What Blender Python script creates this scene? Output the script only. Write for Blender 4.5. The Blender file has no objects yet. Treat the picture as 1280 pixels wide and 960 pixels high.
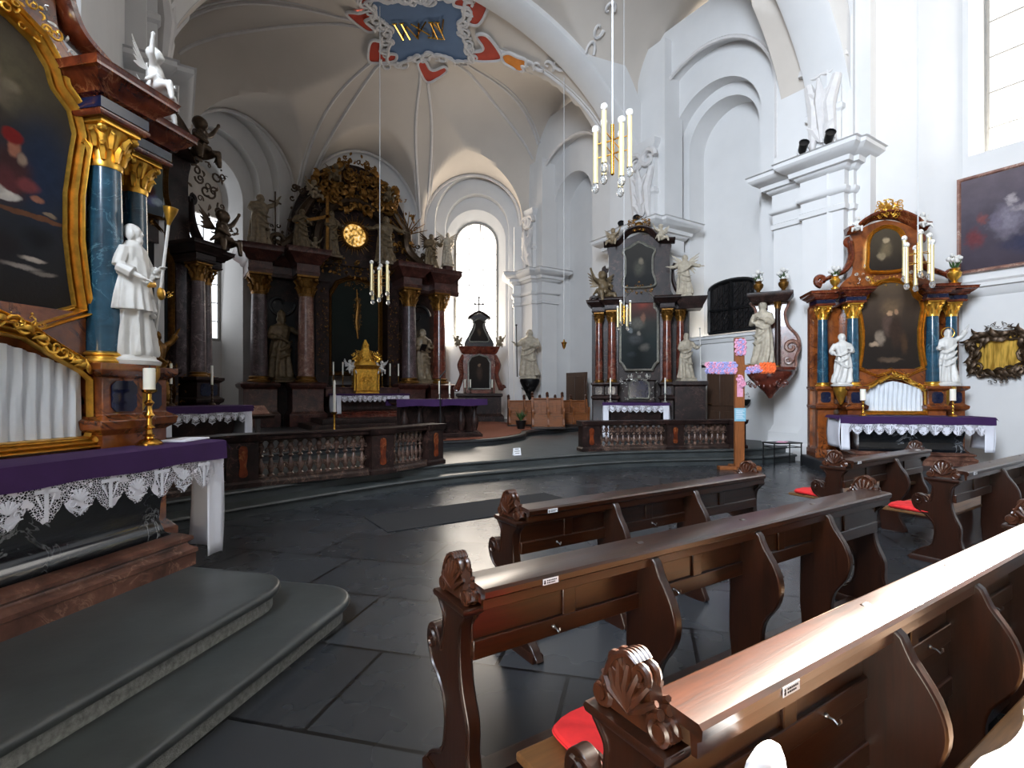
import bpy, bmesh, math, random
from math import sin, cos, pi, sqrt, radians as R
from mathutils import Vector, Matrix, noise

scene = bpy.context.scene
COL = scene.collection
TAU = 2 * pi

# ------------------------------------------------------------------ helpers
def tag(o, label=None, cat=None, group=None, kind=None):
    if label: o['label'] = label
    if cat: o['category'] = cat
    if group: o['group'] = group
    if kind: o['kind'] = kind
    return o

def E(name, label, cat, loc=(0, 0, 0), rz=0, group=None, sc=1.0):
    o = bpy.data.objects.new(name, None)
    COL.objects.link(o)
    o.empty_display_size = 0.2
    o.location = loc
    o.rotation_euler = (0, 0, rz)
    o.scale = (sc, sc, sc)
    return tag(o, label, cat, group)

def smooth(pts, n=6, closed=False):
    P = [Vector(p) for p in pts]
    N = len(P)
    out = []
    rng = N if closed else N - 1
    for i in range(rng):
        p1, p2 = P[i], P[(i + 1) % N]
        p0 = P[i - 1] if (closed or i > 0) else p1
        p3 = P[(i + 2) % N] if (closed or i + 2 < N) else p2
        for k in range(n):
            t = k / n
            out.append(0.5 * ((2 * p1) + (p2 - p0) * t + (2 * p0 - 5 * p1 + 4 * p2 - p3) * t * t + (3 * p1 - p0 - 3 * p2 + p3) * t ** 3))
    if not closed: out.append(P[-1])
    return out

def mir(pts):
    """half outline (x>=0, bottom to top) -> closed outline, mirrored in x"""
    r = [tuple(p) for p in pts]
    l = [(-p[0], p[1]) for p in reversed(r) if p[0] > 1e-5]
    return r + l

class MB:
    def __init__(s):
        s.v = []; s.f = []; s.m = []; s.mi = 0; s.M = None
    def add(s, vs, fs):
        b = len(s.v)
        for v in vs:
            v = Vector(v)
            s.v.append(s.M @ v if s.M else v)
        for f in fs:
            s.f.append([b + i for i in f]); s.m.append(s.mi)
        return s
    def box(s, x0, x1, y0, y1, z0, z1):
        vs = [(x, y, z) for z in (z0, z1) for y in (y0, y1) for x in (x0, x1)]
        return s.add(vs, [(0, 2, 3, 1), (4, 5, 7, 6), (0, 1, 5, 4), (2, 6, 7, 3), (0, 4, 6, 2), (1, 3, 7, 5)])
    def loft(s, loops, cap=True, closed=True):
        n = len(loops[0]); vs = [p for l in loops for p in l]; fs = []
        for i in range(len(loops) - 1):
            for j in range(n if closed else n - 1):
                a = i * n + j; b = i * n + (j + 1) % n
                fs.append((a, b, b + n, a + n))
        if cap and closed:
            fs.append(tuple(reversed(range(n)))); fs.append(tuple(range((len(loops) - 1) * n, len(loops) * n)))
        return s.add(vs, fs)
    def rect(s, x0, x1, y0, y1, prof):
        """rectangular moulded block: prof = [(offset, z)...]"""
        return s.loft([[(x0 - o, y0 - o, z), (x1 + o, y0 - o, z), (x1 + o, y1 + o, z), (x0 - o, y1 + o, z)] for o, z in prof])
    def lathe(s, prof, seg=16, c=(0, 0, 0), sx=1, sy=1, cap=True):
        return s.loft([[(c[0] + r * sx * cos(TAU * k / seg), c[1] + r * sy * sin(TAU * k / seg), c[2] + z) for k in range(seg)] for r, z in prof], cap)
    def sphere(s, c, r, seg=12, rings=8):
        if not hasattr(r, '__len__'): r = (r, r, r)
        loops = []
        for i in range(rings + 1):
            a = -pi / 2 + pi * (i if 0 < i < rings else (0.04 if i == 0 else rings - 0.04)) / rings
            loops.append([(c[0] + r[0] * cos(a) * cos(TAU * k / seg), c[1] + r[1] * cos(a) * sin(TAU * k / seg), c[2] + r[2] * sin(a)) for k in range(seg)])
        return s.loft(loops)
    def tube(s, path, rad, seg=8, flat=None, ff=0.35, cap=True):
        P = [Vector(p) for p in path]; n = len(P)
        if not hasattr(rad, '__len__'): rad = [rad] * n
        elif len(rad) != n:
            rr = rad; rad = []
            for i in range(n):
                t = i / (n - 1) * (len(rr) - 1); k = min(int(t), len(rr) - 2); rad.append(rr[k] + (rr[k + 1] - rr[k]) * (t - k))
        loops = []; prev = None
        for i in range(n):
            d = (P[min(i + 1, n - 1)] - P[max(i - 1, 0)])
            if d.length < 1e-9: d = Vector((0, 0, 1))
            d.normalize()
            if flat is not None:
                a = Vector(flat); a = a - d * a.dot(d)
                if a.length < 1e-4: a = d.orthogonal()
            elif prev is None:
                a = d.orthogonal()
            else:
                a = prev - d * prev.dot(d)
                if a.length < 1e-5: a = d.orthogonal()
            a.normalize(); prev = a; b = d.cross(a)
            fa = ff if flat is not None else 1
            loops.append([P[i] + a * (rad[i] * fa * cos(TAU * k / seg)) + b * (rad[i] * sin(TAU * k / seg)) for k in range(seg)])
        return s.loft(loops, cap)
    def cyl(s, a, b, r, seg=10):
        return s.tube([a, b], [r, r], seg)
    def prism(s, out, y0, y1):
        """2D outline in xz, extruded in y"""
        n = len(out)
        return s.loft([[(p[0], y, p[1]) for p in out] for y in (y0, y1)])
    def prismx(s, out, x0, x1):
        return s.loft([[(x, p[0], p[1]) for p in out] for x in (x0, x1)])
    def fill(s, out, y):
        return s.add([(p[0], y, p[1]) for p in out], [tuple(range(len(out)))])
    def sweep(s, out, prof, closed=True):
        """moulding along a 2D outline in xz; prof = [(offset outward, y)] closed section"""
        P = [Vector((p[0], p[1])) for p in out]; n = len(P)
        if closed:
            area = sum(P[i].x * P[(i + 1) % n].y - P[(i + 1) % n].x * P[i].y for i in range(n))
            sg = 1 if area > 0 else -1
        else: sg = 1
        loops = []
        for i in range(n):
            a = P[i] - P[i - 1] if (closed or i > 0) else P[1] - P[0]
            b = P[(i + 1) % n] - P[i] if (closed or i < n - 1) else a
            if a.length < 1e-9: a = b
            if b.length < 1e-9: b = a
            a = a.normalized(); b = b.normalized()
            na = Vector((a.y, -a.x)) * sg; nb = Vector((b.y, -b.x)) * sg
            m = na + nb
            if m.length < 1e-5: m = na
            m.normalize(); k = 1 / max(0.5, m.dot(na))
            loops.append([(P[i].x + m.x * o * k, y, P[i].y + m.y * o * k) for o, y in prof])
        if closed: loops.append(loops[0])
        return s.loft(loops, cap=not closed)
    def build(s, name, mat, parent=None, loc=None, rz=0, bevel=None, remesh=None, sharp=38, sub=0, solid=None):
        me = bpy.data.meshes.new(name)
        me.from_pydata([tuple(v) for v in s.v], [], s.f)
        mats = mat if isinstance(mat, (list, tuple)) else [mat]
        for m in mats: me.materials.append(m)
        if len(mats) > 1: me.polygons.foreach_set('material_index', s.m)
        bm = bmesh.new(); bm.from_mesh(me); bmesh.ops.recalc_face_normals(bm, faces=bm.faces); bm.to_mesh(me); bm.free()
        me.polygons.foreach_set('use_smooth', [True] * len(me.polygons))
        me.set_sharp_from_angle(angle=R(sharp))
        o = bpy.data.objects.new(name, me); COL.objects.link(o)
        if parent: o.parent = parent
        if loc is not None: o.location = loc
        if rz: o.rotation_euler = (0, 0, rz)
        if solid:
            m = o.modifiers.new('s', 'SOLIDIFY'); m.thickness = solid
        if bevel:
            m = o.modifiers.new('b', 'BEVEL'); m.width = bevel; m.segments = 2; m.limit_method = 'ANGLE'; m.angle_limit = R(40)
        if remesh:
            m = o.modifiers.new('r', 'REMESH'); m.mode = 'VOXEL'; m.voxel_size = remesh; m.use_smooth_shade = True
            m = o.modifiers.new('cs', 'SMOOTH'); m.factor = 0.45; m.iterations = 1
        if sub:
            m = o.modifiers.new('sub', 'SUBSURF'); m.levels = sub; m.render_levels = sub
        return o

def struct(o):
    o['kind'] = 'structure'; return o

# ------------------------------------------------------------------ materials
def lin(c):
    return tuple(((x / 12.92) if x <= 0.04045 else ((x + 0.055) / 1.055) ** 2.4) for x in c) + (1,)

def hexc(h):
    return lin([int(h[i:i + 2], 16) / 255 for i in (0, 2, 4)])

class N:
    def __init__(s, name):
        s.m = bpy.data.materials.new(name); s.m.use_nodes = True
        s.t = s.m.node_tree; s.b = s.t.nodes['Principled BSDF']; s.out = s.t.nodes['Material Output']
        s._co = None
    def n(s, typ, **kw):
        nd = s.t.nodes.new(typ)
        for k, v in kw.items():
            if k in ('_in',): continue
            setattr(nd, k, v)
        return nd
    def l(s, a, b): s.t.links.new(a, b)
    def co(s, kind='Object'):
        if s._co is None: s._co = s.n('ShaderNodeTexCoord')
        return s._co.outputs[kind]
    def noise(s, scale, detail=4, rough=.55, vec=None, dist=0):
        nd = s.n('ShaderNodeTexNoise'); nd.inputs['Scale'].default_value = scale; nd.inputs['Detail'].default_value = detail
        nd.inputs['Roughness'].default_value = rough; nd.inputs['Distortion'].default_value = dist
        s.l(vec or s.co(), nd.inputs['Vector']); return nd
    def ramp(s, fac, stops, interp='LINEAR'):
        r = s.n('ShaderNodeValToRGB'); e = r.color_ramp; e.interpolation = interp
        while len(e.elements) < len(stops): e.elements.new(0.5)
        for k, (p, c) in enumerate(stops): e.elements[k].position = p; e.elements[k].color = c
        s.l(fac, r.inputs['Fac']); return r.outputs['Color']
    def mix(s, fac, a, b, mode='MIX'):
        m = s.n('ShaderNodeMix', data_type='RGBA', blend_type=mode)
        for i, x in ((0, fac), (6, a), (7, b)):
            if hasattr(x, 'is_linked'): s.l(x, m.inputs[i])
            else: m.inputs[i].default_value = x
        return m.outputs[2]
    def math(s, op, a, b=0.0, clamp=False):
        m = s.n('ShaderNodeMath', operation=op, use_clamp=clamp)
        for i, x in ((0, a), (1, b)):
            if hasattr(x, 'is_linked'): s.l(x, m.inputs[i])
            else: m.inputs[i].default_value = x
        return m.outputs[0]
    def map(s, loc=(0, 0, 0), rot=(0, 0, 0), sc=(1, 1, 1), vec=None):
        m = s.n('ShaderNodeMapping'); m.inputs['Location'].default_value = loc; m.inputs['Rotation'].default_value = rot; m.inputs['Scale'].default_value = sc
        s.l(vec or s.co(), m.inputs['Vector']); return m.outputs[0]
    def bump(s, h, strength=.3, dist=.02):
        b = s.n('ShaderNodeBump'); b.inputs['Strength'].default_value = strength; b.inputs['Distance'].default_value = dist
        s.l(h, b.inputs['Height']); s.l(b.outputs[0], s.b.inputs['Normal'])
    def set(s, col=None, rough=None, metal=None, **kw):
        if col is not None:
            if hasattr(col, 'is_linked'): s.l(col, s.b.inputs['Base Color'])
            else: s.b.inputs['Base Color'].default_value = col
        for k, v in (('Roughness', rough), ('Metallic', metal)):
            if v is None: continue
            if hasattr(v, 'is_linked'): s.l(v, s.b.inputs[k])
            else: s.b.inputs[k].default_value = v
        for k, v in kw.items(): s.b.inputs[k.replace('_', ' ')].default_value = v
        return s.m

def plain(name, c, rough=.6, metal=0, var=.12, scale=6, bump=0, **kw):
    m = N(name); a = hexc(c) if isinstance(c, str) else c
    nz = m.noise(scale)
    d = tuple(x * (1 - var) for x in a[:3]) + (1,); b = tuple(min(1, x * (1 + var)) for x in a[:3]) + (1,)
    if bump: m.bump(m.noise(scale * 4).outputs['Fac'], bump)
    return m.set(m.ramp(nz.outputs['Fac'], [(.3, d), (.7, b)]), rough, metal, **kw)

def marble(name, base, dark, vein, scale=3, rough=.25, veinw=.03, **kw):
    m = N(name)
    nz = m.noise(scale, 6, .6, dist=.6)
    c = m.ramp(nz.outputs['Fac'], [(.3, hexc(dark)), (.62, hexc(base))])
    n2 = m.noise(scale * .8, 5, .6, dist=1.2)
    v = m.math('ABSOLUTE', m.math('SUBTRACT', n2.outputs['Fac'], .5))
    f = m.ramp(v, [(0, (1, 1, 1, 1)), (veinw, (0, 0, 0, 1))])
    f = m.math('MULTIPLY', f, m.ramp(m.noise(scale * .5).outputs['Fac'], [(.45, (0, 0, 0, 1)), (.6, (1, 1, 1, 1))]))
    return m.set(m.mix(f, c, hexc(vein)), rough, 0, **kw)

def wood(name, c1, c2, axis=0, scale=1.0, rough=.35, coat=.3):
    m = N(name)
    sc = [14 * scale] * 3; sc[axis] = 1.2 * scale
    vec = m.map(sc=tuple(sc))
    w = m.noise(1.0, 5, .6, vec=vec, dist=1.4)
    fine = m.noise(6.0, 2, .5, vec=vec)
    c = m.ramp(w.outputs['Fac'], [(.32, hexc(c2)), (.5, hexc(c1)), (.72, hexc(c2))])
    c = m.mix(.25, c, m.ramp(fine.outputs['Fac'], [(.35, hexc(c2)), (.65, hexc(c1))]))
    m.bump(w.outputs['Fac'], .08, .01)
    return m.set(c, rough, 0, Coat_Weight=coat, Coat_Roughness=.25)

def canvas(name, bg, blobs, warp=.16, rough=.75):
    """oil painting: bg=[(pos, hex)..] bottom to top over z in 0..1 of (z0,z1); blobs=(x,z,rx,rz,hex,soft)"""
    m = N(name)
    (z0, z1), stops = bg
    nz = m.noise(5.0, 5, .6)
    off = m.n('ShaderNodeVectorMath', operation='MULTIPLY_ADD')
    m.l(nz.outputs['Color'], off.inputs[0]); off.inputs[1].default_value = (warp, 0, warp); m.l(m.co(), off.inputs[2])
    shift = m.n('ShaderNodeVectorMath', operation='SUBTRACT'); m.l(off.outputs[0], shift.inputs[0]); shift.inputs[1].default_value = (warp / 2, 0, warp / 2)
    vec = shift.outputs[0]
    sep = m.n('ShaderNodeSeparateXYZ'); m.l(vec, sep.inputs[0])
    mr = m.n('ShaderNodeMapRange'); m.l(sep.outputs[2], mr.inputs[0]); mr.inputs[1].default_value = z0; mr.inputs[2].default_value = z1
    c = m.ramp(mr.outputs[0], [(p, hexc(h)) for p, h in stops])
    c = m.mix(m.math('MULTIPLY', m.noise(3.2, 6).outputs['Fac'], .55), c, (0.012, .01, .009, 1))
    for (x, z, rx, rz, col, soft) in blobs:
        mp = m.map(vec=vec, loc=(-x / rx, 0, -z / rz), sc=(1 / rx, 0, 1 / rz))
        ln = m.n('ShaderNodeVectorMath', operation='LENGTH'); m.l(mp, ln.inputs[0])
        f = m.n('ShaderNodeMapRange', interpolation_type='SMOOTHSTEP'); m.l(ln.outputs['Value'], f.inputs[0])
        f.inputs[1].default_value = 1.0; f.inputs[2].default_value = 1 - soft; f.inputs[3].default_value = 0; f.inputs[4].default_value = 1
        sh = m.mix(m.noise(14).outputs['Fac'], hexc(col), tuple(v * .45 for v in hexc(col)[:3]) + (1,))
        c = m.mix(f.outputs[0], c, sh)
    m.bump(m.noise(60).outputs['Fac'], .1)
    return m.set(c, rough, 0, Specular_IOR_Level=.2)

M = {}
def make_materials():
    M['wall'] = plain('white_plaster', lin((.82, .815, .81)), .9, var=.03, scale=1.2, bump=.03)
    M['stucco'] = plain('stucco', lin((.80, .785, .775)), .85, var=.06, scale=5)
    M['vault'] = plain('vault_plaster', lin((.78, .745, .705)), .9, var=.04, scale=.8)
    # slate floor: joints in object space
    m = N('slate_floor')
    br = m.n('ShaderNodeTexBrick'); m.l(m.map(rot=(0, 0, R(47)), loc=(.4, .2, 0)), br.inputs['Vector'])
    br.inputs['Scale'].default_value = 1; br.inputs['Brick Width'].default_value = 1.15; br.inputs['Row Height'].default_value = .78
    br.inputs['Mortar Size'].default_value = .013; br.inputs['Mortar Smooth'].default_value = .2; br.offset = .37
    br.inputs['Color1'].default_value = lin((.185, .195, .21)); br.inputs['Color2'].default_value = lin((.24, .25, .265)); br.inputs['Mortar'].default_value = lin((.035, .035, .04))
    nz = m.noise(1.3, 3); c = m.mix(m.math('MULTIPLY', nz.outputs['Fac'], .35), br.outputs['Color'], lin((.11, .118, .13)))
    M['floor'] = m.set(c, m.math('ADD', m.math('MULTIPLY', m.noise(1.6, 3).outputs['Fac'], .12), .21), 0)
    M['slate'] = plain('slate_step', lin((.235, .25, .25)), .36, var=.25, scale=3, bump=.05)
    M['slate_hewn'] = plain('hewn_slate_riser', lin((.52, .53, .52)), .7, var=.35, scale=40, bump=.6)
    M['slate_dark'] = plain('dark_step', lin((.155, .16, .17)), .4, var=.25, scale=3)
    M['mat'] = plain('dark_mat', lin((.10, .105, .12)), .9, var=.15, scale=60)
    M['carpet'] = plain('russet_carpet', lin((.50, .27, .17)), .95, var=.25, scale=30)
    M['pew'] = wood('pew_wood', '361706', '160803', 0, rough=.28, coat=.5)
    M['pewz'] = wood('pew_end_wood', '2c1206', '120702', 2, rough=.32, coat=.4)
    M['seat'] = wood('seat_wood', '6d4a28', '3d2815', 0, rough=.45, coat=.2)
    M['carved'] = wood('carved_wood', '44210f', '1d0d05', 2, 1.5, rough=.35, coat=.5)
    M['crosswood'] = wood('cross_wood', '8f5326', '6a3a18', 2, rough=.5, coat=.15)
    M['stall'] = wood('stall_wood', '8a4f22', '4f2a10', 0, rough=.4)
    M['doorwood'] = wood('door_wood', '4a3426', '2e2017', 2, rough=.5)
    M['darkwood'] = wood('dark_wood', '2c1a12', '120b08', 2, rough=.35)
    M['gold'] = plain('gilding', lin((.86, .66, .27)), .3, .85, var=.25, scale=14)
    M['goldd'] = plain('old_gilding', lin((.46, .32, .13)), .4, .75, var=.4, scale=18)
    M['brass'] = plain('brass', lin((.83, .63, .28)), .22, 1, var=.15, scale=10)
    M['cream'] = plain('cream_tube', lin((.93, .86, .66)), .3, .35, var=.05)
    M['silver'] = plain('silvered', lin((.75, .74, .71)), .35, .7, var=.25, scale=14)
    M['bronze'] = plain('dark_bronze', lin((.24, .18, .12)), .4, .6, var=.4, scale=16)
    M['blue_marble'] = marble('blue_marble', '22495e', '112e3e', '4a7485', 5, .18, .02, Coat_Weight=.4)
    M['orange_marble'] = marble('orange_marble', '88491f', '46200e', '24100a', 4, .22, .035, Coat_Weight=.4)
    M['red_marble'] = marble('red_marble', '6e3426', '341512', '8b6a58', 5, .22, .03, Coat_Weight=.3)
    M['brown_marble'] = marble('brown_marble', '5c443a', '2c1d18', '8c7464', 14, .3, .04)
    M['base_marble'] = marble('base_marble', '6f4a3c', '3c241d', '92705e', 7, .3, .03)
    M['deep_marble'] = marble('deep_red_marble', '4a2822', '22110f', '6d4a40', 5, .3, .03)
    M['rose_marble'] = marble('rose_marble', '8a6456', '59352c', 'b09a8c', 7, .3, .03)
    M['black_marble'] = marble('black_marble', '14161a', '08090b', 'b9bcc0', 2.2, .16, .012, Coat_Weight=.5)
    M['dark_marble'] = marble('dark_marble', '2b1d1a', '140d0c', '5a4038', 5, .42, .02, Specular_IOR_Level=.22)
    M['rail_marble'] = marble('rail_marble', '3a2a24', '1a1311', '7d6456', 9, .35, .03)
    M['panel_marble'] = marble('panel_marble', '74351a', '42190b', '9a6438', 7, .25, .03)
    M['grey_marble'] = marble('grey_marble', '57474a', '2d2426', '8c7c7c', 6, .32, .03)
    M['navy'] = plain('navy_inset', lin((.06, .09, .19)), .15, var=.3)
    M['cornice_red'] = marble('brown_red_marble', '6b2f18', '3a150b', '8f5a38', 6, .2, .03, Coat_Weight=.5)
    M['white_statue'] = plain('white_painted_statue', lin((.80, .79, .77)), .42, var=.06, scale=12)
    M['stone_statue'] = plain('stone_statue', lin((.66, .62, .55)), .6, var=.25, scale=10)
    M['ivory_statue'] = plain('ivory_statue', lin((.50, .44, .35)), .45, var=.3, scale=10)
    M['dim_statue'] = plain('dim_gilt_statue', lin((.38, .32, .23)), .5, .25, var=.4, scale=9)
    M['purple'] = plain('purple_cloth', lin((.19, .055, .27)), .85, var=.1, scale=8)
    M['linen'] = plain('white_linen', lin((.90, .90, .93)), .85, var=.03, scale=4)
    M['curtain'] = plain('pale_curtain', lin((.84, .86, .88)), .8, var=.05, scale=5)
    M['red_cushion'] = plain('red_cushion', lin((.80, .13, .14)), .85, var=.08, scale=30)
    M['wax'] = plain('candle_wax', lin((.95, .93, .87)), .5, var=.02, Subsurface_Weight=.1)
    M['paper'] = plain('white_paper', lin((.92, .92, .93)), .8, var=.02)
    M['ink'] = plain('dark_ink', lin((.15, .12, .14)), .8, var=.05)
    M['redink'] = plain('red_ink', lin((.75, .2, .15)), .8, var=.05)
    M['metal'] = plain('steel', lin((.6, .6, .6)), .3, 1, var=.1)
    M['black'] = plain('black_iron', lin((.06, .06, .065)), .45, .3, var=.2)
    M['glarebar'] = plain('glare_paled_bar', lin((.55, .54, .52)), .6, var=.1)  # pale grey: glare of the bright panes put into the bar colour
    M['cord'] = plain('pale_cord', lin((.80, .80, .80)), .6, var=.05)
    M['pink'] = plain('pink_paper', lin((.86, .60, .70)), .8, var=.15, scale=18)
    M['lilac'] = plain('lilac_paper', lin((.62, .62, .82)), .8, var=.15, scale=18)
    M['orangep'] = plain('orange_paper', lin((.92, .42, .20)), .8, var=.15, scale=18)
    M['bluep'] = plain('blue_paper', lin((.50, .70, .78)), .8, var=.06)
    M['med_blue'] = plain('medallion_blue', lin((.34, .43, .55)), .85, var=.1, scale=1.5)
    M['med_red'] = plain('medallion_red', lin((.66, .20, .11)), .8, var=.15, scale=3)
    M['med_orange'] = plain('medallion_orange', lin((.85, .50, .12)), .8, var=.15, scale=3)
    M['green'] = plain('leaf_green', lin((.18, .28, .12)), .6, var=.3, scale=20)
    M['skin'] = plain('painted_skin', lin((.85, .68, .55)), .5, var=.05)
    # window pane: bright sky seen through thin glass; part of the light passes straight on
    def pane(name, col, strength, t):
        m = N(name); em = m.n('ShaderNodeEmission'); em.inputs[0].default_value = col; em.inputs[1].default_value = strength
        tr = m.n('ShaderNodeBsdfTransparent'); mx = m.n('ShaderNodeMixShader'); mx.inputs[0].default_value = t
        m.l(em.outputs[0], mx.inputs[1]); m.l(tr.outputs[0], mx.inputs[2]); m.l(mx.outputs[0], m.out.inputs['Surface'])
        return m.m
    M['pane'] = pane('window_glass', (1, .96, .90, 1), 9.0, .62)
    M['pane_left'] = pane('window_glass_cool', (.92, .96, 1, 1), 2.2, .12)
    m = N('gold_lit_glass'); v = m.noise(9, 3)
    c = m.ramp(v.outputs['Fac'], [(.4, (.05, .02, .0, 1)), (.56, (1, .55, .12, 1)), (.7, (1, .9, .6, 1))])
    m.set((0.3, .2, .05, 1), .3); m.l(c, m.b.inputs['Emission Color']); m.b.inputs['Emission Strength'].default_value = 1.1
    M['goldglass'] = m.m
    m = N('dark_glass'); m.set(lin((.12, .11, .11)), .12, 0); M['darkglass'] = m.m
    m = N('bulb_frost'); m.set(lin((.97, .96, .94)), .35, 0, Transmission_Weight=.15); M['bulb'] = m.m
    m = N('bulb_clear'); m.set(lin((.93, .93, .92)), .05, 0, Transmission_Weight=.8, IOR=1.3); M['bulbc'] = m.m
    # lace: threads with holes between
    m = N('lace'); vec = m.map(sc=(1, 1, 1))
    vo = m.n('ShaderNodeTexVoronoi', feature='DISTANCE_TO_EDGE'); vo.inputs['Scale'].default_value = 75; m.l(vec, vo.inputs['Vector'])
    f1 = m.math('LESS_THAN', vo.outputs['Distance'], .10)
    sep = m.n('ShaderNodeSeparateXYZ'); m.l(vec, sep.inputs[0])
    n3 = m.noise(9, 2); f2 = m.math('GREATER_THAN', n3.outputs['Fac'], .60)
    f = m.math('MAXIMUM', f1, f2)
    m.set(lin((.90, .89, .92)), .9); m.l(f, m.b.inputs['Alpha']); M['lace'] = m.m
    m = N('gold_mirror'); w = m.noise(3, 2, vec=m.map(sc=(6, 1, .8)))
    M['goldmirror'] = m.set(m.ramp(w.outputs['Fac'], [(.3, lin((.55, .38, .10))), (.6, lin((.98, .80, .38)))]), .28, .9)

# ------------------------------------------------------------------ camera model
YAW = R(33); F = 650.0; HZ = 490.0; EYE = 1.6
def ray(px):
    u = (px - 640) / F
    return Vector((sin(YAW) + u * cos(YAW), cos(YAW) - u * sin(YAW)))
def G(px, py, h=0.0):
    """point at height h seen at a pixel"""
    z = (EYE - h) * F / (py - HZ); d = ray(px) * z
    return Vector((d.x, d.y, h))
def W(px, z, py=None):
    """point at depth z under a pixel column (height from row py)"""
    d = ray(px) * z
    return Vector((d.x, d.y, 0 if py is None else EYE + (HZ - py) * z / F))
# ------------------------------------------------------------------ vault
VX, VY = 6.2, 14.3
SPR, APEX = 7.6, 12.4
BAYS = [  # centre on wall, inward normal, half width, spring, crown
    ((12.6, 9.45), (-1, 0), 2.25, 9.2, 11.4), ((12.6, 15.35), (-1, 0), 2.35, 9.0, 11.3),
    ((-.1, 9.45), (1, 0), 2.25, 9.2, 11.4), ((-.1, 15.35), (1, 0), 2.35, 9.0, 11.3),
    ((10.5, 19.15), (-.5, -.866), 2.05, 8.6, 10.7), ((1.9, 19.15), (.5, -.866), 2.05, 8.6, 10.7), ((6.25, 20.2), (0, -1), 2.25, 8.4, 11.0)]
def main_vault(x, y):
    rx = (x - VX) / 6.5
    ry = max(0, (y - VY)) / 6.3
    r2 = min(1, rx * rx + ry * ry)
    return SPR + (APEX - SPR) * sqrt(1 - r2)
def vault(x, y):
    h = main_vault(x, y)
    for (c, n, w, sp, cr) in BAYS:
        dx, dy = x - c[0], y - c[1]
        d = dx * n[0] + dy * n[1]; s = -dx * n[1] + dy * n[0]
        if abs(s) < w and d > -1.5:
            h = max(h, sp + (cr - sp) * sqrt(1 - (s / w) ** 2) + .13 * max(0, d))
    return h

def build_vault():
    mb = MB(); st = .11
    nx, ny = int(16 / st), int(15.4 / st)
    vs = []
    for j in range(ny + 1):
        for i in range(nx + 1):
            x = -1.8 + i * st; y = 5.9 + j * st
            vs.append((x, y, vault(x, y)))
    mb.add(vs, [(j * (nx + 1) + i, j * (nx + 1) + i + 1, (j + 1) * (nx + 1) + i + 1, (j + 1) * (nx + 1) + i) for j in range(ny) for i in range(nx)])
    o = mb.build('ceiling', M['vault'], sharp=60); struct(o)
    # nave barrel
    mb = MB(); loops = []
    for k in range(41):
        a = pi * k / 40
        loops.append([(5.6 - 8.7 * cos(a), y, 12.55 + 1.4 * sin(a)) for y in (-9, 6.1)])
    mb.loft(loops, cap=False, closed=False)
    struct(mb.build('ceiling_nave', M['vault']))
    # transverse bands
    k = 1
    for (y0, y1, xa, xb, dz) in ((5.55, 6.45, -.3, 12.75, .55), (11.5, 12.4, -.4, 12.8, .22)):
        mb = MB(); loops = []
        for i in range(49):
            x = xa + (xb - xa) * (.5 - .5 * cos(pi * i / 48))
            z = main_vault(x, 9) - dz
            loops.append([(x, y0, z + 1.6), (x, y0, z + .06), (x, y0 + .08, z), (x, y1 - .08, z), (x, y1, z + .06), (x, y1, z + 1.6)])
        mb.loft(loops, cap=False)
        struct(mb.build('trim_%d' % k, M['wall'])); k += 1
    # ribs: pairs of mouldings from each pier to the medallion
    feet = [((12.5, 17.5), 2), ((8.65, 20.05), 2), ((3.9, 20.05), 2), ((.05, 17.5), 2), ((12.6, 12.7), 1), ((-.1, 12.7), 1)]
    for (fx, fy), cnt in feet:
        d = Vector((VX - fx, VY - fy)); L = d.length; d.normalize(); nrm = Vector((-d.y, d.x))
        mb = MB()
        for sgn in (-1, 1):
            pth = []
            for i in range(40):
                t = i / 39
                p = Vector((fx, fy)) + d * (t * (L - 1.75)) + nrm * sgn * (.13 + .17 * sin(pi * min(1, t * 1.15)))
                pth.append((p.x, p.y, vault(p.x, p.y) + .01))
            mb.tube(pth, .055, 6)
            mb.tube([(a + nrm.x * sgn * .11, b + nrm.y * sgn * .11, c + .02) for a, b, c in pth], .03, 5)
        struct(mb.build('trim_%d' % k, M['stucco'])); k += 1
    # arch mouldings at the wall line of each bay
    for (c, n, w, sp, cr) in BAYS:
        if c[0] < 0: continue
        mb = MB(); pth = []
        for i in range(33):
            a = pi * i / 32; s = -(w - .04) * cos(a); z = sp + (cr - sp - .05) * sin(a)
            pth.append((c[0] - n[1] * s + n[0] * .06, c[1] + n[0] * s + n[1] * .06, z))
        pth = [(pth[0][0], pth[0][1], 7.4)] + pth + [(pth[-1][0], pth[-1][1], 7.4)]
        mb.tube(pth, .06, 6)
        struct(mb.build('trim_%d' % k, M['stucco'])); k += 1

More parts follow.
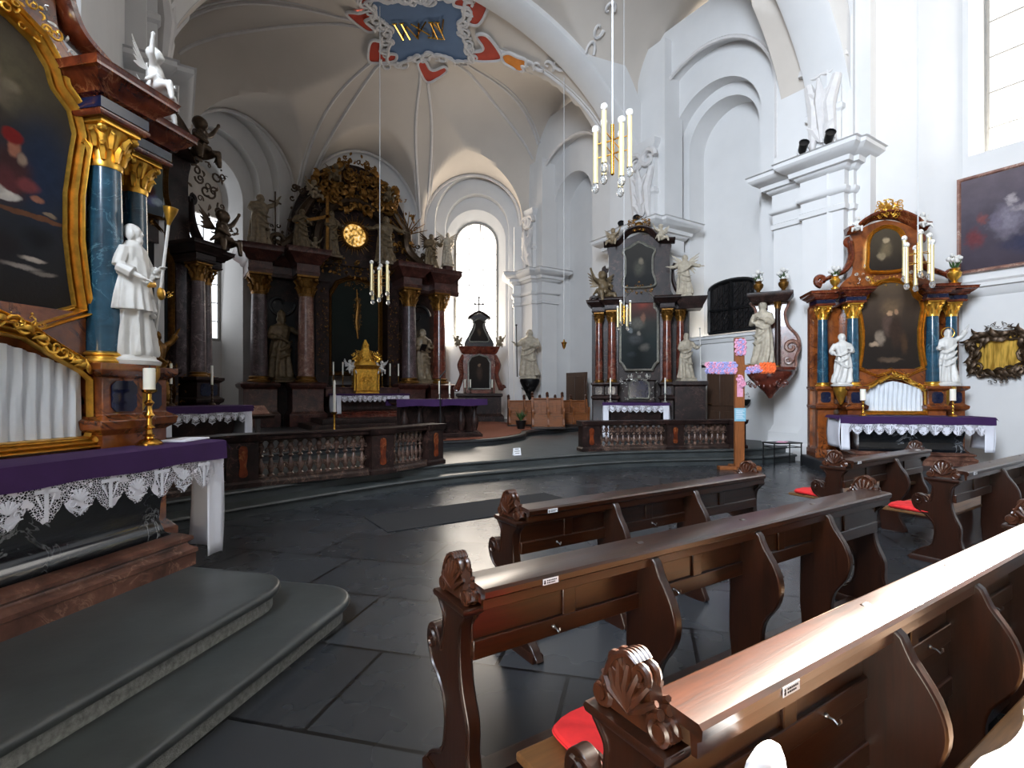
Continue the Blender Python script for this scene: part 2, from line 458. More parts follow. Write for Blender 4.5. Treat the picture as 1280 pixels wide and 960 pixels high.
def medallion():
    t = E('ceiling_medallion', 'star-shaped blue stucco ceiling medallion with red and orange cartouches and gold letters', 'ceiling medallion', (VX, VY, vault(VX, VY) - .05))
    oz = vault(VX, VY) - .05
    rnd = random.Random(4)
    def on(x, y, dz=0): return (x, y, vault(VX + x, VY + y) - oz - .05 - dz)
    def rad(a):
        k = abs(sin(2 * (a - R(12)) + pi / 4 * 0))
        return 1.02 + .86 * (1 - k) ** 1.25 + .05 * sin(17 * a) + .03 * sin(31 * a)
    mb = MB(); loops = []
    n = 160
    for f in (.05, .35, .65, .85, 1):
        loops.append([on(rad(TAU * i / n) * f * cos(TAU * i / n), rad(TAU * i / n) * f * sin(TAU * i / n)) for i in range(n)])
    mb.loft(loops, cap=False); mb.add(loops[0], [tuple(range(n))])
    mb.build('blue_field', M['med_blue'], t)
    # stucco edging: wavy rim and little scrolls
    mb = MB()
    ring = [on(rad(TAU * i / n) * 1.03 * cos(TAU * i / n), rad(TAU * i / n) * 1.03 * sin(TAU * i / n), .02) for i in range(n)]
    mb.tube(ring + ring[:1], .055, 6, cap=False)
    for i in range(56):
        a = TAU * i / 56 + rnd.uniform(-.04, .04); r = rad(a) + rnd.uniform(.08, .2)
        s = rnd.choice((-1, 1)); sz = rnd.uniform(.12, .24)
        pth = []
        for k in range(14):
            q = k / 13; th = a + 1.5 + s * q * 5.2; rr = sz * (1 - .75 * q)
            pth.append(on(r * cos(a) + rr * cos(th), r * sin(a) + rr * sin(th), .02))
        mb.tube(pth, [.05, .045, .02], 5)
    mb.build('stucco_border', M['stucco'], t)
    # cartouches: leaf shapes in red and orange, each with a stucco outline
    def shape(cx, cy, ang, sc, pts, mat, nm):
        out = [Vector((p[0], p[1])) for p in smooth([(a, b, 0) for a, b in pts], 5, True)]
        q = []
        for p in out:
            x = cx + sc * (p.x * cos(ang) - p.y * sin(ang)); y = cy + sc * (p.x * sin(ang) + p.y * cos(ang)); q.append(on(x, y, .015))
        b = MB(); cen = Vector((0, 0, 0))
        b.add(q, [tuple(range(len(q)))])
        o = b.build(nm, mat, t)
        b = MB(); b.tube(q + q[:1], .05, 5, cap=False); b.build('stucco_outline', M['stucco'], o)
    heart = [(-.5, 0), (-.2, .35), (.25, .62), (.5, .42), (.2, .12), (.15, 0), (.2, -.12), (.5, -.42), (.25, -.62), (-.2, -.35)]
    blob = [(-.5, 0), (-.3, .3), (.1, .34), (.42, .42), (.55, .12), (.4, 0), (.55, -.12), (.42, -.42), (.1, -.34), (-.3, -.3)]
    cam_dir = pi + R(57)
    for (a, r, sc, flip) in ((R(-102), 1.72, .85, 0), (R(-160), 1.85, .7, .6), (R(-62), 1.75, .85, 0), (R(-12), 1.95, .95, 0), (R(60), 1.8, .8, .4), (R(118), 1.8, .8, 0), (R(165), 1.8, .8, 0)):
        shape(r * cos(a), r * sin(a), a + pi + flip, sc, heart, M['med_red'], 'red_cartouche')
    shape(2.75 * cos(R(-15)), 2.75 * sin(R(-15)), R(-15), .72, blob, M['med_orange'], 'orange_cartouche')
    # trailing stucco garland towards the pier
    mb = MB()
    for i in range(9):
        a = R(-18 - 3 * i); r = 3.2 + .27 * i; s = 1 if i % 2 else -1
        pth = [on(r * cos(a) + .2 * (1 - q / 14) * cos(s * q * .45), r * sin(a) + .2 * (1 - q / 14) * sin(s * q * .45), .01) for q in range(13)]
        mb.tube(pth, [.05, .03], 5)
    mb.build('stucco_scroll_pattern', M['stucco'], t)
    # gilded monogram strokes
    mb = MB()
    ex = Vector((cos(R(-33)), sin(R(-33)))); ey = Vector((sin(R(33)), cos(R(33))))
    def st(pts, r=.024):
        mb.tube([on(*(ex * (p[0]) + ey * p[1]), .06) for p in pts], r, 5)
    for x0 in (-.82, -.62, .22, .42):
        st([(x0, -.32), (x0 + .12, .36)]); st([(x0 - .06, -.32), (x0 + .08, -.32)])
    for a, b in (((-.75, .36), (-.5, -.2)), ((-.5, -.2), (-.25, .36)), ((-.25, .36), (-.12, -.3)), ((-.35, -.28), (.12, .2)), ((-.3, .3), (.1, -.35)), ((.2, .34), (.3, -.3)), ((.3, -.3), (.5, .1)), ((.5, .1), (.62, -.45)), ((.05, .3), (.5, .36))):
        st([a, b])
    mb.build('gold_monogram', M['brass'], t)

# ------------------------------------------------------------------ walls
def wallM(p0, p1, flip=1):
    """matrix for wall coordinates: u along p0->p1, d into the wall, z up. Room lies on the right-hand side of p0->p1."""
    t = Vector((p1[0] - p0[0], p1[1] - p0[1])).normalized(); out = Vector((-t.y, t.x))
    return Matrix(((t.x, out.x, 0, p0[0]), (t.y, out.y, 0, p0[1]), (0, 0, 1, 0), (0, 0, 0, 1)))

def arch_pts(uc, half, spring, zb, n=24, rise=None):
    rise = rise or half
    return [(uc - half, zb)] + [(uc - half * cos(pi * i / n), spring + rise * sin(pi * i / n)) for i in range(n + 1)] + [(uc + half, zb)]

def arch_slab(mb, u0, u1, z0, z1, uc, half, spring, zb, d0, d1, rise=None, splay=0):
    A = arch_pts(uc, half, spring, zb, rise=rise)
    B = arch_pts(uc, half - splay, spring, zb, rise=(rise or half) - splay)
    def q(*pts): mb.add([(p[0], d0, p[1]) for p in pts], [tuple(range(len(pts)))])
    q((u0, z0), (uc - half, z0), (uc - half, z1), (u0, z1)); q((uc + half, z0), (u1, z0), (u1, z1), (uc + half, z1))
    if zb > z0: q((uc - half, z0), (uc + half, z0), (uc + half, zb), (uc - half, zb))
    for a, b in zip(A[1:-2], A[2:-1]): q(a, b, (b[0], z1), (a[0], z1))
    Af, Bf = [A[0]] + A[1:-1] + [A[-1]], B
    n = len(A)
    mb.add([(p[0], d0, p[1]) for p in A] + [(p[0], d1, p[1]) for p in B], [(i, i + 1, n + i + 1, n + i) for i in range(n - 1)])
    if zb > z0: mb.add([(A[0][0], d0, zb), (A[-1][0], d0, zb), (B[-1][0], d1, zb), (B[0][0], d1, zb)], [(0, 1, 2, 3)])
    # slab ends
    for u in (u0, u1): mb.add([(u, d0, z0), (u, d1, z0), (u, d1, z1), (u, d0, z1)], [(0, 1, 2, 3)])

ENT = [(0, -1.35), (.05, -1.33), (.06, -1.22), (.02, -1.2), (.02, -.98), (.06, -.96), (.1, -.9), (.1, -.84), (.03, -.82), (.03, -.48), (.08, -.46), (.13, -.38), (.2, -.36), (.22, -.26), (.34, -.2), (.42, -.12), (.44, -.1), (.44, -.02), (.48, 0), (.1, .04)]
def pier(k, M4, u0, u1, d0, d1, top, base=0.0, inner=None, zt=12.2, console=True, bay=True):
    """pilastered pier with base mouldings, entablature and attic block"""
    mb = MB(); mb.M = M4
    mb.rect(u0, u1, d0, d1, [(.16, base), (.16, base + .35), (.1, base + .4), (.1, base + .62), (.05, base + .68), (.03, base + .75), (0, base + .8), (0, zt)])
    mb.rect(u0, u1, d0, d1, [(o, top + z) for o, z in ENT])
    if inner:
        a, b, pr = inner
        mb.rect(a, b, d0 - pr, d0 + .1, [(.14, base), (.14, base + .35), (.08, base + .42), (.08, base + .62), (0, base + .8), (0, top - .02)])
        mb.rect(a, b, d0 - pr, d0 + .1, [(o, top + z + .003) for o, z in ENT])
        if console:
            c = (a + b) / 2; w = (b - a) / 2
            mb.rect(c - w * .8, c + w * .8, d0 - pr * .6, d0 + .1, [(0, top), (0, top + .9), (.05, top + .95), (.05, top + 1.05), (0, top + 1.1), (0, top + 2.3), (.08, top + 2.4), (.12, top + 2.55), (.0, top + 2.6)])
    o = mb.build('pillar_%d' % k, M['wall']); struct(o)
    if inner and console:
        # stucco console: two volutes and acanthus
        mb = MB(); mb.M = M4; c = (inner[0] + inner[1]) / 2; w = (inner[1] - inner[0]) / 2 * .8; f = d0 - inner[2] * .6 - .06
        for s in (-1, 1):
            p = []
            for i in range(26):
                a = i / 25 * 2.6 * pi; r = .30 * (1 - i / 34)
                p.append((c + s * (w - .2 + r * cos(a)), f, top + 2.0 + r * sin(a)))
            mb.tube(p, [.09, .08, .04], 6)
            mb.tube([(c + s * (w - .05), f, top + 1.7), (c + s * (w - .2), f - .06, top + 1.1), (c + s * w * .55, f - .02, top + .5), (c + s * w * .7, f, top + .1)], [.1, .14, .1, .05], 7)
            for z, l in ((1.5, .5), (1.1, .45), (.7, .35)):
                mb.tube([(c + s * .05, f, top + z - l), (c + s * .16, f - .07, top + z - .1), (c + s * .28, f - .12, top + z)], [.05, .1, .02], 6)
        mb.tube([(c, f, top + .3), (c, f - .1, top + 1.2), (c, f - .18, top + 1.7)], [.06, .14, .03], 7)
        struct(mb.build('trim_%d' % (40 + k), M['stucco']))

def window_unit(k, M4, uc, half, spring, zb, d, cols, rows, mat='pane', barm='glarebar', br=.011):
    fr = MB(); fr.M = M4
    A = arch_pts(uc, half, spring, zb, 20)
    fr.tube([(p[0], d - .02, p[1]) for p in A] , .05, 6); fr.box(uc - half, uc + half, d - .06, d + .03, zb - .05, zb + .05)
    top = spring + half
    for i in range(1, cols):
        u = uc - half + 2 * half * i / cols; zz = spring + sqrt(max(0, half ** 2 - (u - uc) ** 2))
        fr.box(u - br, u + br, d - .03, d, zb, zz)
    for j in range(1, rows):
        z = zb + (top - zb) * j / rows
        hw = half if z < spring else sqrt(max(0, half ** 2 - (z - spring) ** 2))
        fr.box(uc - hw, uc + hw, d - .035, d + .005, z - br, z + br)
    o = fr.build('window_%d' % k, M[barm]); struct(o)
    g = MB(); g.M = M4; g.add([(p[0], d + .02, p[1]) for p in A], [tuple(range(len(A)))])
    g.build('glass', M[mat], o)

def shell():
    # floor slabs and steps
    mb = MB(); mb.box(-6, 16, -9, 24, -.3, 0); struct(mb.build('floor', M['floor']))
    edge = [(-3.2, 6.0), (-1.2, 6.7), (.5, 7.3), (1.8, 7.72), (3.0, 8.05), (4.2, 8.2), (5.4, 8.15), (7.3, 8.05), (8.5, 7.75), (9.4, 7.35), (10.6, 6.85), (11.6, 6.6), (13.6, 6.45)]
    E1 = smooth([(x, y, 0) for x, y in edge], 6)
    def step(name, off, z0, z1, m):
        mb = MB(); pts = []
        for i, p in enumerate(E1):
            d = (E1[min(i + 1, len(E1) - 1)] - E1[max(i - 1, 0)]).normalized(); pts.append((p.x - d.y * off, p.y + d.x * off))
        n = len(pts)
        # nosing profile swept along the edge: riser, rounded tread edge
        prof = [(.035, z0), (.035, z1 - .06), (.0, z1 - .05), (-.012, z1 - .03), (.0, z1 - .008), (.02, z1)]
        loops = []
        for i, p in enumerate(pts):
            d = (E1[min(i + 1, n - 1)] - E1[max(i - 1, 0)]).normalized()
            loops.append([(p[0] - d.y * o, p[1] + d.x * o, z) for o, z in prof] + [(p[0], 24, z1), (p[0], 24, z0)])
        mb.loft(loops, cap=True)
        struct(mb.build(name, m))
    step('floor_step_1', 0, 0, .15, M['slate']); step('floor_step_2', .34, .14, .30, M['slate'])
    # sanctuary step, carpeted
    mb = MB(); ed = smooth([(1.2, 10.6, 0), (2.6, 11.1, 0), (4.2, 11.15, 0), (5.6, 10.95, 0), (6.8, 11.0, 0), (8.0, 11.7, 0), (8.8, 12.6, 0), (10.4, 13.1, 0), (12.2, 13.2, 0)], 5)
    loops = [[(p.x, p.y + .03, .29), (p.x, p.y + .03, .39), (p.x, p.y - .01, .41), (p.x, p.y + .03, .45), (p.x, 20.3, .45), (p.x, 20.3, .29)] for p in ed]
    mb.loft(loops); struct(mb.build('floor_sanctuary_step', M['slate_dark']))
    mb = MB(); loops = [[(p.x, p.y + .25, .449), (p.x, p.y + .25, .462), (p.x, 19.5, .462), (p.x, 19.5, .449)] for p in ed if 4.3 < p.x < 10.6]
    mb.loft(loops); tag(mb.build('carpet', M['carpet']), 'russet carpet covering the floor around the free-standing altar', 'carpet')
    # high altar dais
    mb = MB(); mb.rect(3.4, 7.9, 16.1, 20.2, [(0, .45), (0, .52), (-.02, .60)]); mb.rect(3.8, 7.5, 16.5, 20.2, [(0, .6), (0, .68), (-.02, .75)])
    struct(mb.build('floor_dais', M['dark_marble']))
    # --- right-hand wall, bays 1 and 2  (p0->p1 runs towards -Y so that the room is on its right)
    Mr = wallM((12.6, 20), (12.6, 0))       # u = 20 - Y ; d -> +X
    k = 1
    mb = MB(); mb.M = Mr
    arch_slab(mb, 7.0, 14.8, 0, 12.6, 10.55, 2.2, 9.2, -.1, 0, .35)
    arch_slab(mb, 8.3, 12.9, 0, 12.6, 10.6, 1.5, 9.0, -.1, .35, .8, splay=0)
    arch_slab(mb, 8.9, 12.3, 3.25, 12.6, 10.62, 1.15, 9.0, 3.25, .8, 1.5)
    mb.add([(8.9, 1.5, 3), (12.4, 1.5, 3), (12.4, 1.5, 12), (8.9, 1.5, 12)], [(0, 1, 2, 3)])
    struct(mb.build('wall_right', M['wall']))
    # lower screen wall of bay 1 with moulding, grille window and door
    mb = MB(); mb.M = Mr
    mb.rect(8.3, 12.9, .55, .79, [(0, 0), (0, 3.0), (.04, 3.02), (.08, 3.12), (.12, 3.14), (.12, 3.2), (0, 3.25)])
    struct(mb.build('wall_right_screen', M['wall']))
    mb = MB(); mb.M = Mr
    mb.add([(7.0, .34, 0), (14.9, .34, 0), (14.9, .36, 3), (7, .36, 3)], [])
    # bay 2
    mb = MB(); mb.M = Mr
    arch_slab(mb, 1.2, 7.2, 0, 12.6, 4.65, 2.35, 9.0, -.1, 0, .4)
    arch_slab(mb, 1.6, 7.2, 0, 12.6, 4.3, 1.15, 9.0, .3, .4, 1.2)
    mb.add([(1.6, 1.2, 0), (7.2, 1.2, 0), (7.2, 1.2, 12), (1.6, 1.2, 12)], [(0, 1, 2, 3)])
    struct(mb.build('wall_right_chancel', M['wall']))
    # piers A, B, C
    pier(1, Mr, 12.7, 14.5, -.1, .9, 6.95, inner=(13.5, 14.4, .2), base=0)
    pier(2, Mr, 7.1, 9.45, -.3, .5, 6.7, inner=(8.2, 9.3, .3), base=.3)
    pier(3, Mr, 1.75, 3.2, -.25, .5, 6.5, inner=(2.1, 2.85, .25), base=.45, zt=11)
    # side of nave: splayed wall behind the blue altar, then nave wall with window
    Mx = wallM((12.24, 5.92), (13.9, 4.0)); mb = MB(); mb.M = Mx
    mb.add([(0, 0, 0), (2.6, 0, 0), (2.6, 0, 14), (0, 0, 14)], [(0, 1, 2, 3)])
    struct(mb.build('wall_right_splay', M['wall']))
    Mn = wallM((13.85, 4.0), (13.85, -9))   # u = 4 - Y
    mb = MB(); mb.M = Mn
    mb.box(0, 13, 0, .6, 0, 6.5)
    arch_slab(mb, 0, 4.2, 6.5, 14, 1.6, 1.5, 10.4, 6.5, 0, .9, splay=.05)
    arch_slab(mb, 4.2, 13, 6.5, 14, 6.25, 1.5, 10.9, 6.5, 0, .9, splay=.25)
    # moulding below the painting
    mb.rect(.02, 13, -.0, .1, [(0, 3.55), (.05, 3.6), (.1, 3.72), (.14, 3.74), (.14, 3.82), (.05, 3.86), (0, 3.9)])
    struct(mb.build('wall_right_nave', M['wall']))
    window_unit(2, Mn, 1.6, 1.42, 10.4, 6.5, .85, 3, 7)
    window_unit(3, Mn, 6.25, 1.25, 10.9, 6.5, .85, 4, 9, 'pane_left')
    # --- apse
    Md = wallM((8.6, 20.25), (12.75, 17.85)); L = 4.8
    mb = MB(); mb.M = Md
    arch_slab(mb, -.2, L, 0, 12, 2.35, 1.75, 8.75, -.1, 0, .35, rise=1.95)
    arch_slab(mb, .2, 4.6, 0, 12, 2.35, 1.35, 8.55, .5, .35, .75, rise=1.5)
    arch_slab(mb, .5, 4.4, 0, 12, 2.3, 1.28, 8.2, 3.6, .75, 1.5, rise=1.3, splay=.35)
    struct(mb.build('wall_apse_right', M['wall']))
    window_unit(1, Md, 2.3, .93, 8.2, 3.6, 1.45, 3, 8)
    pier(4, Md, L - .9, L - .1, -.25, .3, 6.5, base=.45, zt=8.5)
    mb = MB(); mb.add([(3.8, 20.25, 0), (8.7, 20.25, 0), (8.7, 20.25, 12), (3.8, 20.25, 12)], [(0, 1, 2, 3)])
    struct(mb.build('wall_apse_end', M['wall']))
    Me = wallM((-.6, 17.7), (3.9, 20.25)); L = 4.84
    mb = MB(); mb.M = Me
    arch_slab(mb, 0, L + .2, 0, 12, 2.5, 1.75, 8.75, -.1, 0, .35, rise=1.95)
    arch_slab(mb, .2, L, 0, 12, 2.3, 1.45, 8.55, .5, .35, .7, rise=1.5)
    arch_slab(mb, .4, L - .2, 0, 12, 2.05, 1.3, 8.1, .55, .7, 1.75, rise=1.3, splay=.2)
    mb.box(.5, 3.6, 1.6, 1.9, .5, 3.35)
    struct(mb.build('wall_apse_left', M['wall']))
    window_unit(4, Me, 2.05, 1.08, 8.05, 3.4, 1.70, 4, 9, 'pane_left')
    # --- left-hand wall
    Ml = wallM((-.7, 6), (-.7, 18.2))      # u = Y - 6
    mb = MB(); mb.M = Ml
    arch_slab(mb, 0, 12.2, 0, 12.6, 9.35, 2.3, 9.0, -.1, 0, .5)
    mb.add([(6, .5, 0), (12.2, .5, 0), (12.2, .5, 12), (6, .5, 12)], [(0, 1, 2, 3)])
    struct(mb.build('wall_left', M['wall']))
    pier(5, Ml, 4.9, 7.0, -.3, .5, 7.2, inner=(5.0, 6.3, .25), base=.3)
    pier(7, Ml, 11.3, 12.4, -.2, .4, 6.6, base=.45, zt=11)
    Mq = wallM((-2.6, 3.2), (-.7, 6.0)); mb = MB(); mb.M = Mq
    mb.add([(0, .35, 0), (3.7, .35, 0), (3.7, .35, 14), (0, .35, 14)], [(0, 1, 2, 3)])
    struct(mb.build('wall_left_splay', M['wall']))
    Mk = wallM((-2.6, -9), (-2.6, 3.6)); mb = MB(); mb.M = Mk
    mb.add([(0, 0, 0), (12.6, 0, 0), (12.6, 0, 5), (0, 0, 5)], [(0, 1, 2, 3)])
    arch_slab(mb, 0, 6.3, 5, 14, 3.4, 1.6, 9.4, 5, 0, .8, splay=.2); arch_slab(mb, 6.3, 12.6, 5, 14, 9.0, 1.6, 9.4, 5, 0, .8, splay=.2)
    struct(mb.build('wall_left_nave', M['wall']))
    window_unit(5, Mk, 3.4, 1.4, 9.4, 5, .75, 4, 9, 'pane_left'); window_unit(6, Mk, 9.0, 1.4, 9.4, 5, .75, 4, 9, 'pane_left')
    mb = MB(); mb.box(-3, 14.5, -9.3, -9, 0, 14); struct(mb.build('wall_nave_back', M['wall']))
    # grille window and door in the screen wall of bay 1
    p = MB(); p.M = Mr
    A = [(0, 0)]
    uc, hw, zb, zt = 10.95, .74, 3.34, 4.80
    P = arch_pts(uc, hw, zt - .22, zb, 12, rise=.22)
    p.tube([(a[0], .76, a[1]) for a in P] + [(P[0][0], .76, P[0][1])], .06, 5)
    for i in range(1, 9):
        u = uc - hw + 2 * hw * i / 9; p.box(u - .008, u + .008, .73, .75, zb, zt - .1)
    for i in range(14):
        a = uc - hw - .6 + i * .19
        p.tube([(max(uc - hw, a), .735, zb + max(0, uc - hw - a)), (min(uc + hw, a + 1.3), .735, zb + min(1.3, uc + hw - a))], .008, 4)
    p.box(uc - hw, uc + hw, .72, .77, zb + .62, zb + .68); p.box(uc - .03, uc + .03, .72, .77, zb, zt)
    o = struct(p.build('window_7', M['black']))
    p = MB(); p.M = Mr; p.add([(a[0], .79, a[1]) for a in P], [tuple(range(len(P)))]); p.build('glass', M['darkglass'], o)
    dr = MB(); dr.M = Mr
    du = 10.85
    dr.box(du - .5, du + .5, .47, .53, .3, 2.3)
    for (a, b) in ((.42, 1.05), (1.2, 2.15)):
        for s in (-1, 1):
            dr.rect(du + (s * .23) - .17, du + (s * .23) + .17, .44, .48, [(0, a), (0, b)])
    o = struct(dr.build('door_1', M['doorwood'], bevel=.008))
    f = MB(); f.M = Mr
    for s in (-1, 1): f.box(du + s * .58 - .08, du + s * .58 + .08, .42, .56, .3, 2.4)
    f.box(du - .66, du + .66, .42, .56, 2.3, 2.46); f.build('door_frame', M['stucco'], o, bevel=.01)
    h = MB(); h.M = Mr; h.tube([(du - .4, .44, 1.25), (du - .4, .38, 1.25), (du - .28, .38, 1.25)], .014, 6); h.build('door_handle', M['brass'], o)
    # small dark side door behind the marble altar
    dr = MB(); dr.M = Mr; dr.box(4.0, 5.2, .33, .39, .45, 2.35); dr.box(4.1, 4.55, .31, .34, .6, 2.2); dr.box(4.65, 5.1, .31, .34, .6, 2.2)
    struct(dr.build('door_2', M['doorwood'], bevel=.008))

def lights():
    w = bpy.data.worlds.new('World'); scene.world = w; w.use_nodes = True
    bg = w.node_tree.nodes['Background']; bg.inputs[0].default_value = (.62, .76, 1, 1); bg.inputs[1].default_value = .4
    def area(name, loc, target, size, power, col):
        l = bpy.data.lights.new(name, 'AREA'); l.shape = 'RECTANGLE'; l.size, l.size_y = size; l.energy = power; l.color = col
        o = bpy.data.objects.new(name, l); COL.objects.link(o); o.location = loc
        o.rotation_euler = (Vector(target) - Vector(loc)).to_track_quat('-Z', 'Y').to_euler()
        return o
    s = bpy.data.lights.new('sun', 'SUN'); s.energy = 170; s.angle = R(.6); s.color = (1, .93, .80)
    o = bpy.data.objects.new('sun', s); COL.objects.link(o); o.rotation_euler = Vector((-1, -.2, -.56)).to_track_quat('-Z', 'Y').to_euler()
    # daylight in the window openings (lamps stand just inside the glass)
    area('daylight_left_a', (-2.75, -5.6, 8), (13, 2, 4), (2.8, 6), 150, (.80, .89, 1))
    area('daylight_left_b', (-2.75, 0.0, 8), (13, 6.5, 6.5), (2.8, 6), 2050, (.77, .87, 1)).data.spread = R(125)
    area('daylight_apse', (11.0, 19.55, 7), (7, 14, 6), (1.7, 5), 260, (1, .86, .70))
    area('daylight_apse_left', (1.0, 20.2, 6.5), (5, 14, 6), (1.7, 5), 20, (.88, .93, 1))
    area('daylight_nave', (13.9, 2.1, 9.3), (4, 4, 7), (2.4, 5), 60, (1, .96, .92))

def camera():
    c = bpy.data.cameras.new('camera'); c.sensor_width = 36; c.lens = 36 * F / 1280; c.shift_y = (HZ - 480) / 1280
    c.clip_start = .02; c.clip_end = 200
    o = bpy.data.objects.new('camera', c); COL.objects.link(o); o.location = (0, 0, EYE); o.rotation_euler = (R(90), 0, -YAW)
    scene.camera = o
    vs = scene.view_settings
    vs.view_transform = 'Standard'; vs.look = 'None'; vs.exposure = -0.2; vs.gamma = 1; vs.use_curve_mapping = False
    scene.cycles.use_denoising = True
    scene.cycles.max_bounces = 6; scene.cycles.diffuse_bounces = 3; scene.cycles.glossy_bounces = 3
    scene.cycles.sample_clamp_indirect = 6
# ------------------------------------------------------------------ ornament
def spiral(mb, c, r, turns, s=1, a0=0, w=.03, depth=0, y=None, n=22, plane='xz'):
    pth = []
    for i in range(n):
        q = i / (n - 1); a = a0 + s * q * turns * TAU; rr = r * (1 - .82 * q)
        pth.append((c[0] + rr * cos(a), (c[1] - depth * q), c[2] + rr * sin(a)))
    mb.tube(pth, [w, w * .9, w * .5], 6)

def leaf(mb, p, ang, L, w, lift=.3, curl=.5, y=-1):
    """acanthus leaf in the xz plane rising towards -y"""
    pth = []
    for i in range(6):
        q = i / 5; a = ang + curl * q
        pth.append((p[0] + L * q * cos(a), p[1] + y * lift * L * sin(q * pi * .8), p[2] + L * q * sin(a)))
    mb.tube(pth, [w * .4, w, w * .8, w * .15], 6, flat=(0, 1, 0), ff=.4)

def ornament(mb, c, w, h, n, seed, dens=1.0, symm=True, dep=.05, fat=1.0):
    """carved rocaille inside an ellipse: C-scrolls, leaves and pearls"""
    rnd = random.Random(seed)
    sd = (-1, 1) if symm else (1,)
    for i in range(n):
        x = rnd.random() ** .8 * w if symm else rnd.uniform(-w, w)
        z = rnd.uniform(-h, h) * sqrt(max(0, 1 - (x / w) ** 2))
        r = rnd.uniform(.12, .3) * min(w, h) * dens; a0 = rnd.uniform(0, TAU); s = rnd.choice((-1, 1)); d = rnd.uniform(0, dep); kind = rnd.random(); L = rnd.uniform(.25, .6) * min(w, h) * dens; cu = rnd.uniform(-1.2, 1.2)
        for q in sd:
            p = (c[0] + q * x, c[1] - d, c[2] + z)
            if kind < .5: spiral(mb, p, r, rnd.uniform(.8, 1.5), s * q, a0 if q > 0 else pi - a0, r * .2 * fat, d, n=14)
            elif kind < .9: leaf(mb, p, a0 if q > 0 else pi - a0, L, L * .22 * fat, .3, cu * q)
            else: mb.sphere(p, r * .3 * fat, 7, 5)

def along(mb, path, step, size, seed, y):
    """ornament set along a 2D path"""
    rnd = random.Random(seed); acc = 0
    for a, b in zip(path[:-1], path[1:]):
        L = math.dist(a[:2], b[:2]); acc += L
        if acc > step:
            acc = 0; ang = math.atan2(b[1] - a[1], b[0] - a[0]); s = rnd.choice((-1, 1))
            if rnd.random() < .5: spiral(mb, (b[0], y, b[1]), size * rnd.uniform(.6, 1), 1.1, s, ang, size * .2, .02, n=12)
            else: leaf(mb, (b[0], y, b[1]), ang + s * .5, size * 2, size * .4, .3, -s * .9)

FRAME = [(0, .01), (.002, -.02), (.010, -.032), (.018, -.02), (.024, -.004), (.034, -.006), (.046, -.035), (.060, -.055), (.070, -.05), (.074, -.03), (.080, -.028), (.088, -.06), (.098, -.07), (.108, -.06), (.114, -.03), (.115, .01)]
def frame_prof(w, d=1): return [(o * w / .115, y * d) for o, y in FRAME]

# ------------------------------------------------------------------ columns
def column(parent, x, y, z0, z1, r, shaft, cap, seg=20, leaves=8, twist=False):
    H = z1 - z0; hb = r * .75; hc = r * 2.3
    mb = MB()
    n = 9; pr = []
    for i in range(n):
        q = i / (n - 1); pr.append((r * (1 - .16 * q ** 1.8), z0 + hb + (H - hb - hc) * q))
    mb.lathe(pr, seg, (x, y, 0))
    o = mb.build('column', shaft, parent)
    b = MB(); b.lathe([(r * 1.35, z0), (r * 1.38, z0 + hb * .2), (r * 1.3, z0 + hb * .38), (r * 1.1, z0 + hb * .45), (r * 1.08, z0 + hb * .6), (r * 1.2, z0 + hb * .7), (r * 1.2, z0 + hb * .86), (r * 1.02, z0 + hb)], seg, (x, y, 0))
    b.build('column_base', cap, o)
    c = MB(); zc = z1 - hc; rt = r * .84
    c.lathe([(rt * 1.08, zc - .02 * H), (rt * 1.12, zc), (rt, zc + .02), (rt * 1.05, zc + hc * .5), (rt * 1.45, zc + hc * .86), (rt * 1.2, zc + hc * .87)], 12, (x, y, 0))
    c.rect(x - rt * 1.1, x + rt * 1.1, y - rt * 1.1, y + rt * 1.1, [(rt * .25, zc + hc * .87), (rt * .4, zc + hc * .9), (rt * .4, z1)])
    for row in range(2):
        for k in range(leaves):
            a = TAU * (k + .5 * row) / leaves; rr = rt * (1.05 + .12 * row)
            zz = zc + hc * (.05 + .3 * row)
            pth = [(x + rr * cos(a), y + rr * sin(a), zz), (x + rr * 1.12 * cos(a), y + rr * 1.12 * sin(a), zz + hc * .25), (x + rr * 1.45 * cos(a), y + rr * 1.45 * sin(a), zz + hc * .38), (x + rr * 1.55 * cos(a), y + rr * 1.55 * sin(a), zz + hc * .3)]
            c.tube(pth, [rt * .16, rt * .26, rt * .2, rt * .08], 5)
    for k in range(4):
        a = TAU * (k + .5) / 4
        c.sphere((x + rt * 1.7 * cos(a), y + rt * 1.7 * sin(a), zc + hc * .78), rt * .34, 8, 6)
    c.build('capital', cap, o)
    return o

# ------------------------------------------------------------------ sculpted figures
POSES = {
    'bless': (((.21, -.03, .67), (.22, -.15, .82)), ((-.17, -.02, .64), (-.07, -.16, .62))),
    'book': (((.17, -.04, .64), (.05, -.17, .68)), ((-.19, .0, .65), (-.16, -.16, .57))),
    'pray': (((.17, -.02, .64), (.03, -.16, .72)), ((-.17, -.02, .64), (-.03, -.16, .72))),
    'spread': (((.22, -.03, .70), (.36, -.10, .66)), ((-.22, -.03, .70), (-.35, -.08, .72))),
    'up': (((.20, -.02, .86), (.27, -.06, 1.03)), ((-.18, -.02, .64), (-.12, -.16, .66))),
    'staff': (((.19, -.04, .66), (.24, -.15, .70)), ((-.17, -.02, .64), (-.05, -.15, .64))),
    'lstaff': (((.17, -.02, .64), (.05, -.15, .64)), ((-.19, -.04, .66), (-.25, -.15, .72))),
    'point': (((.21, -.05, .72), (.36, -.16, .74)), ((-.18, -.02, .64), (-.10, -.16, .60))),
}
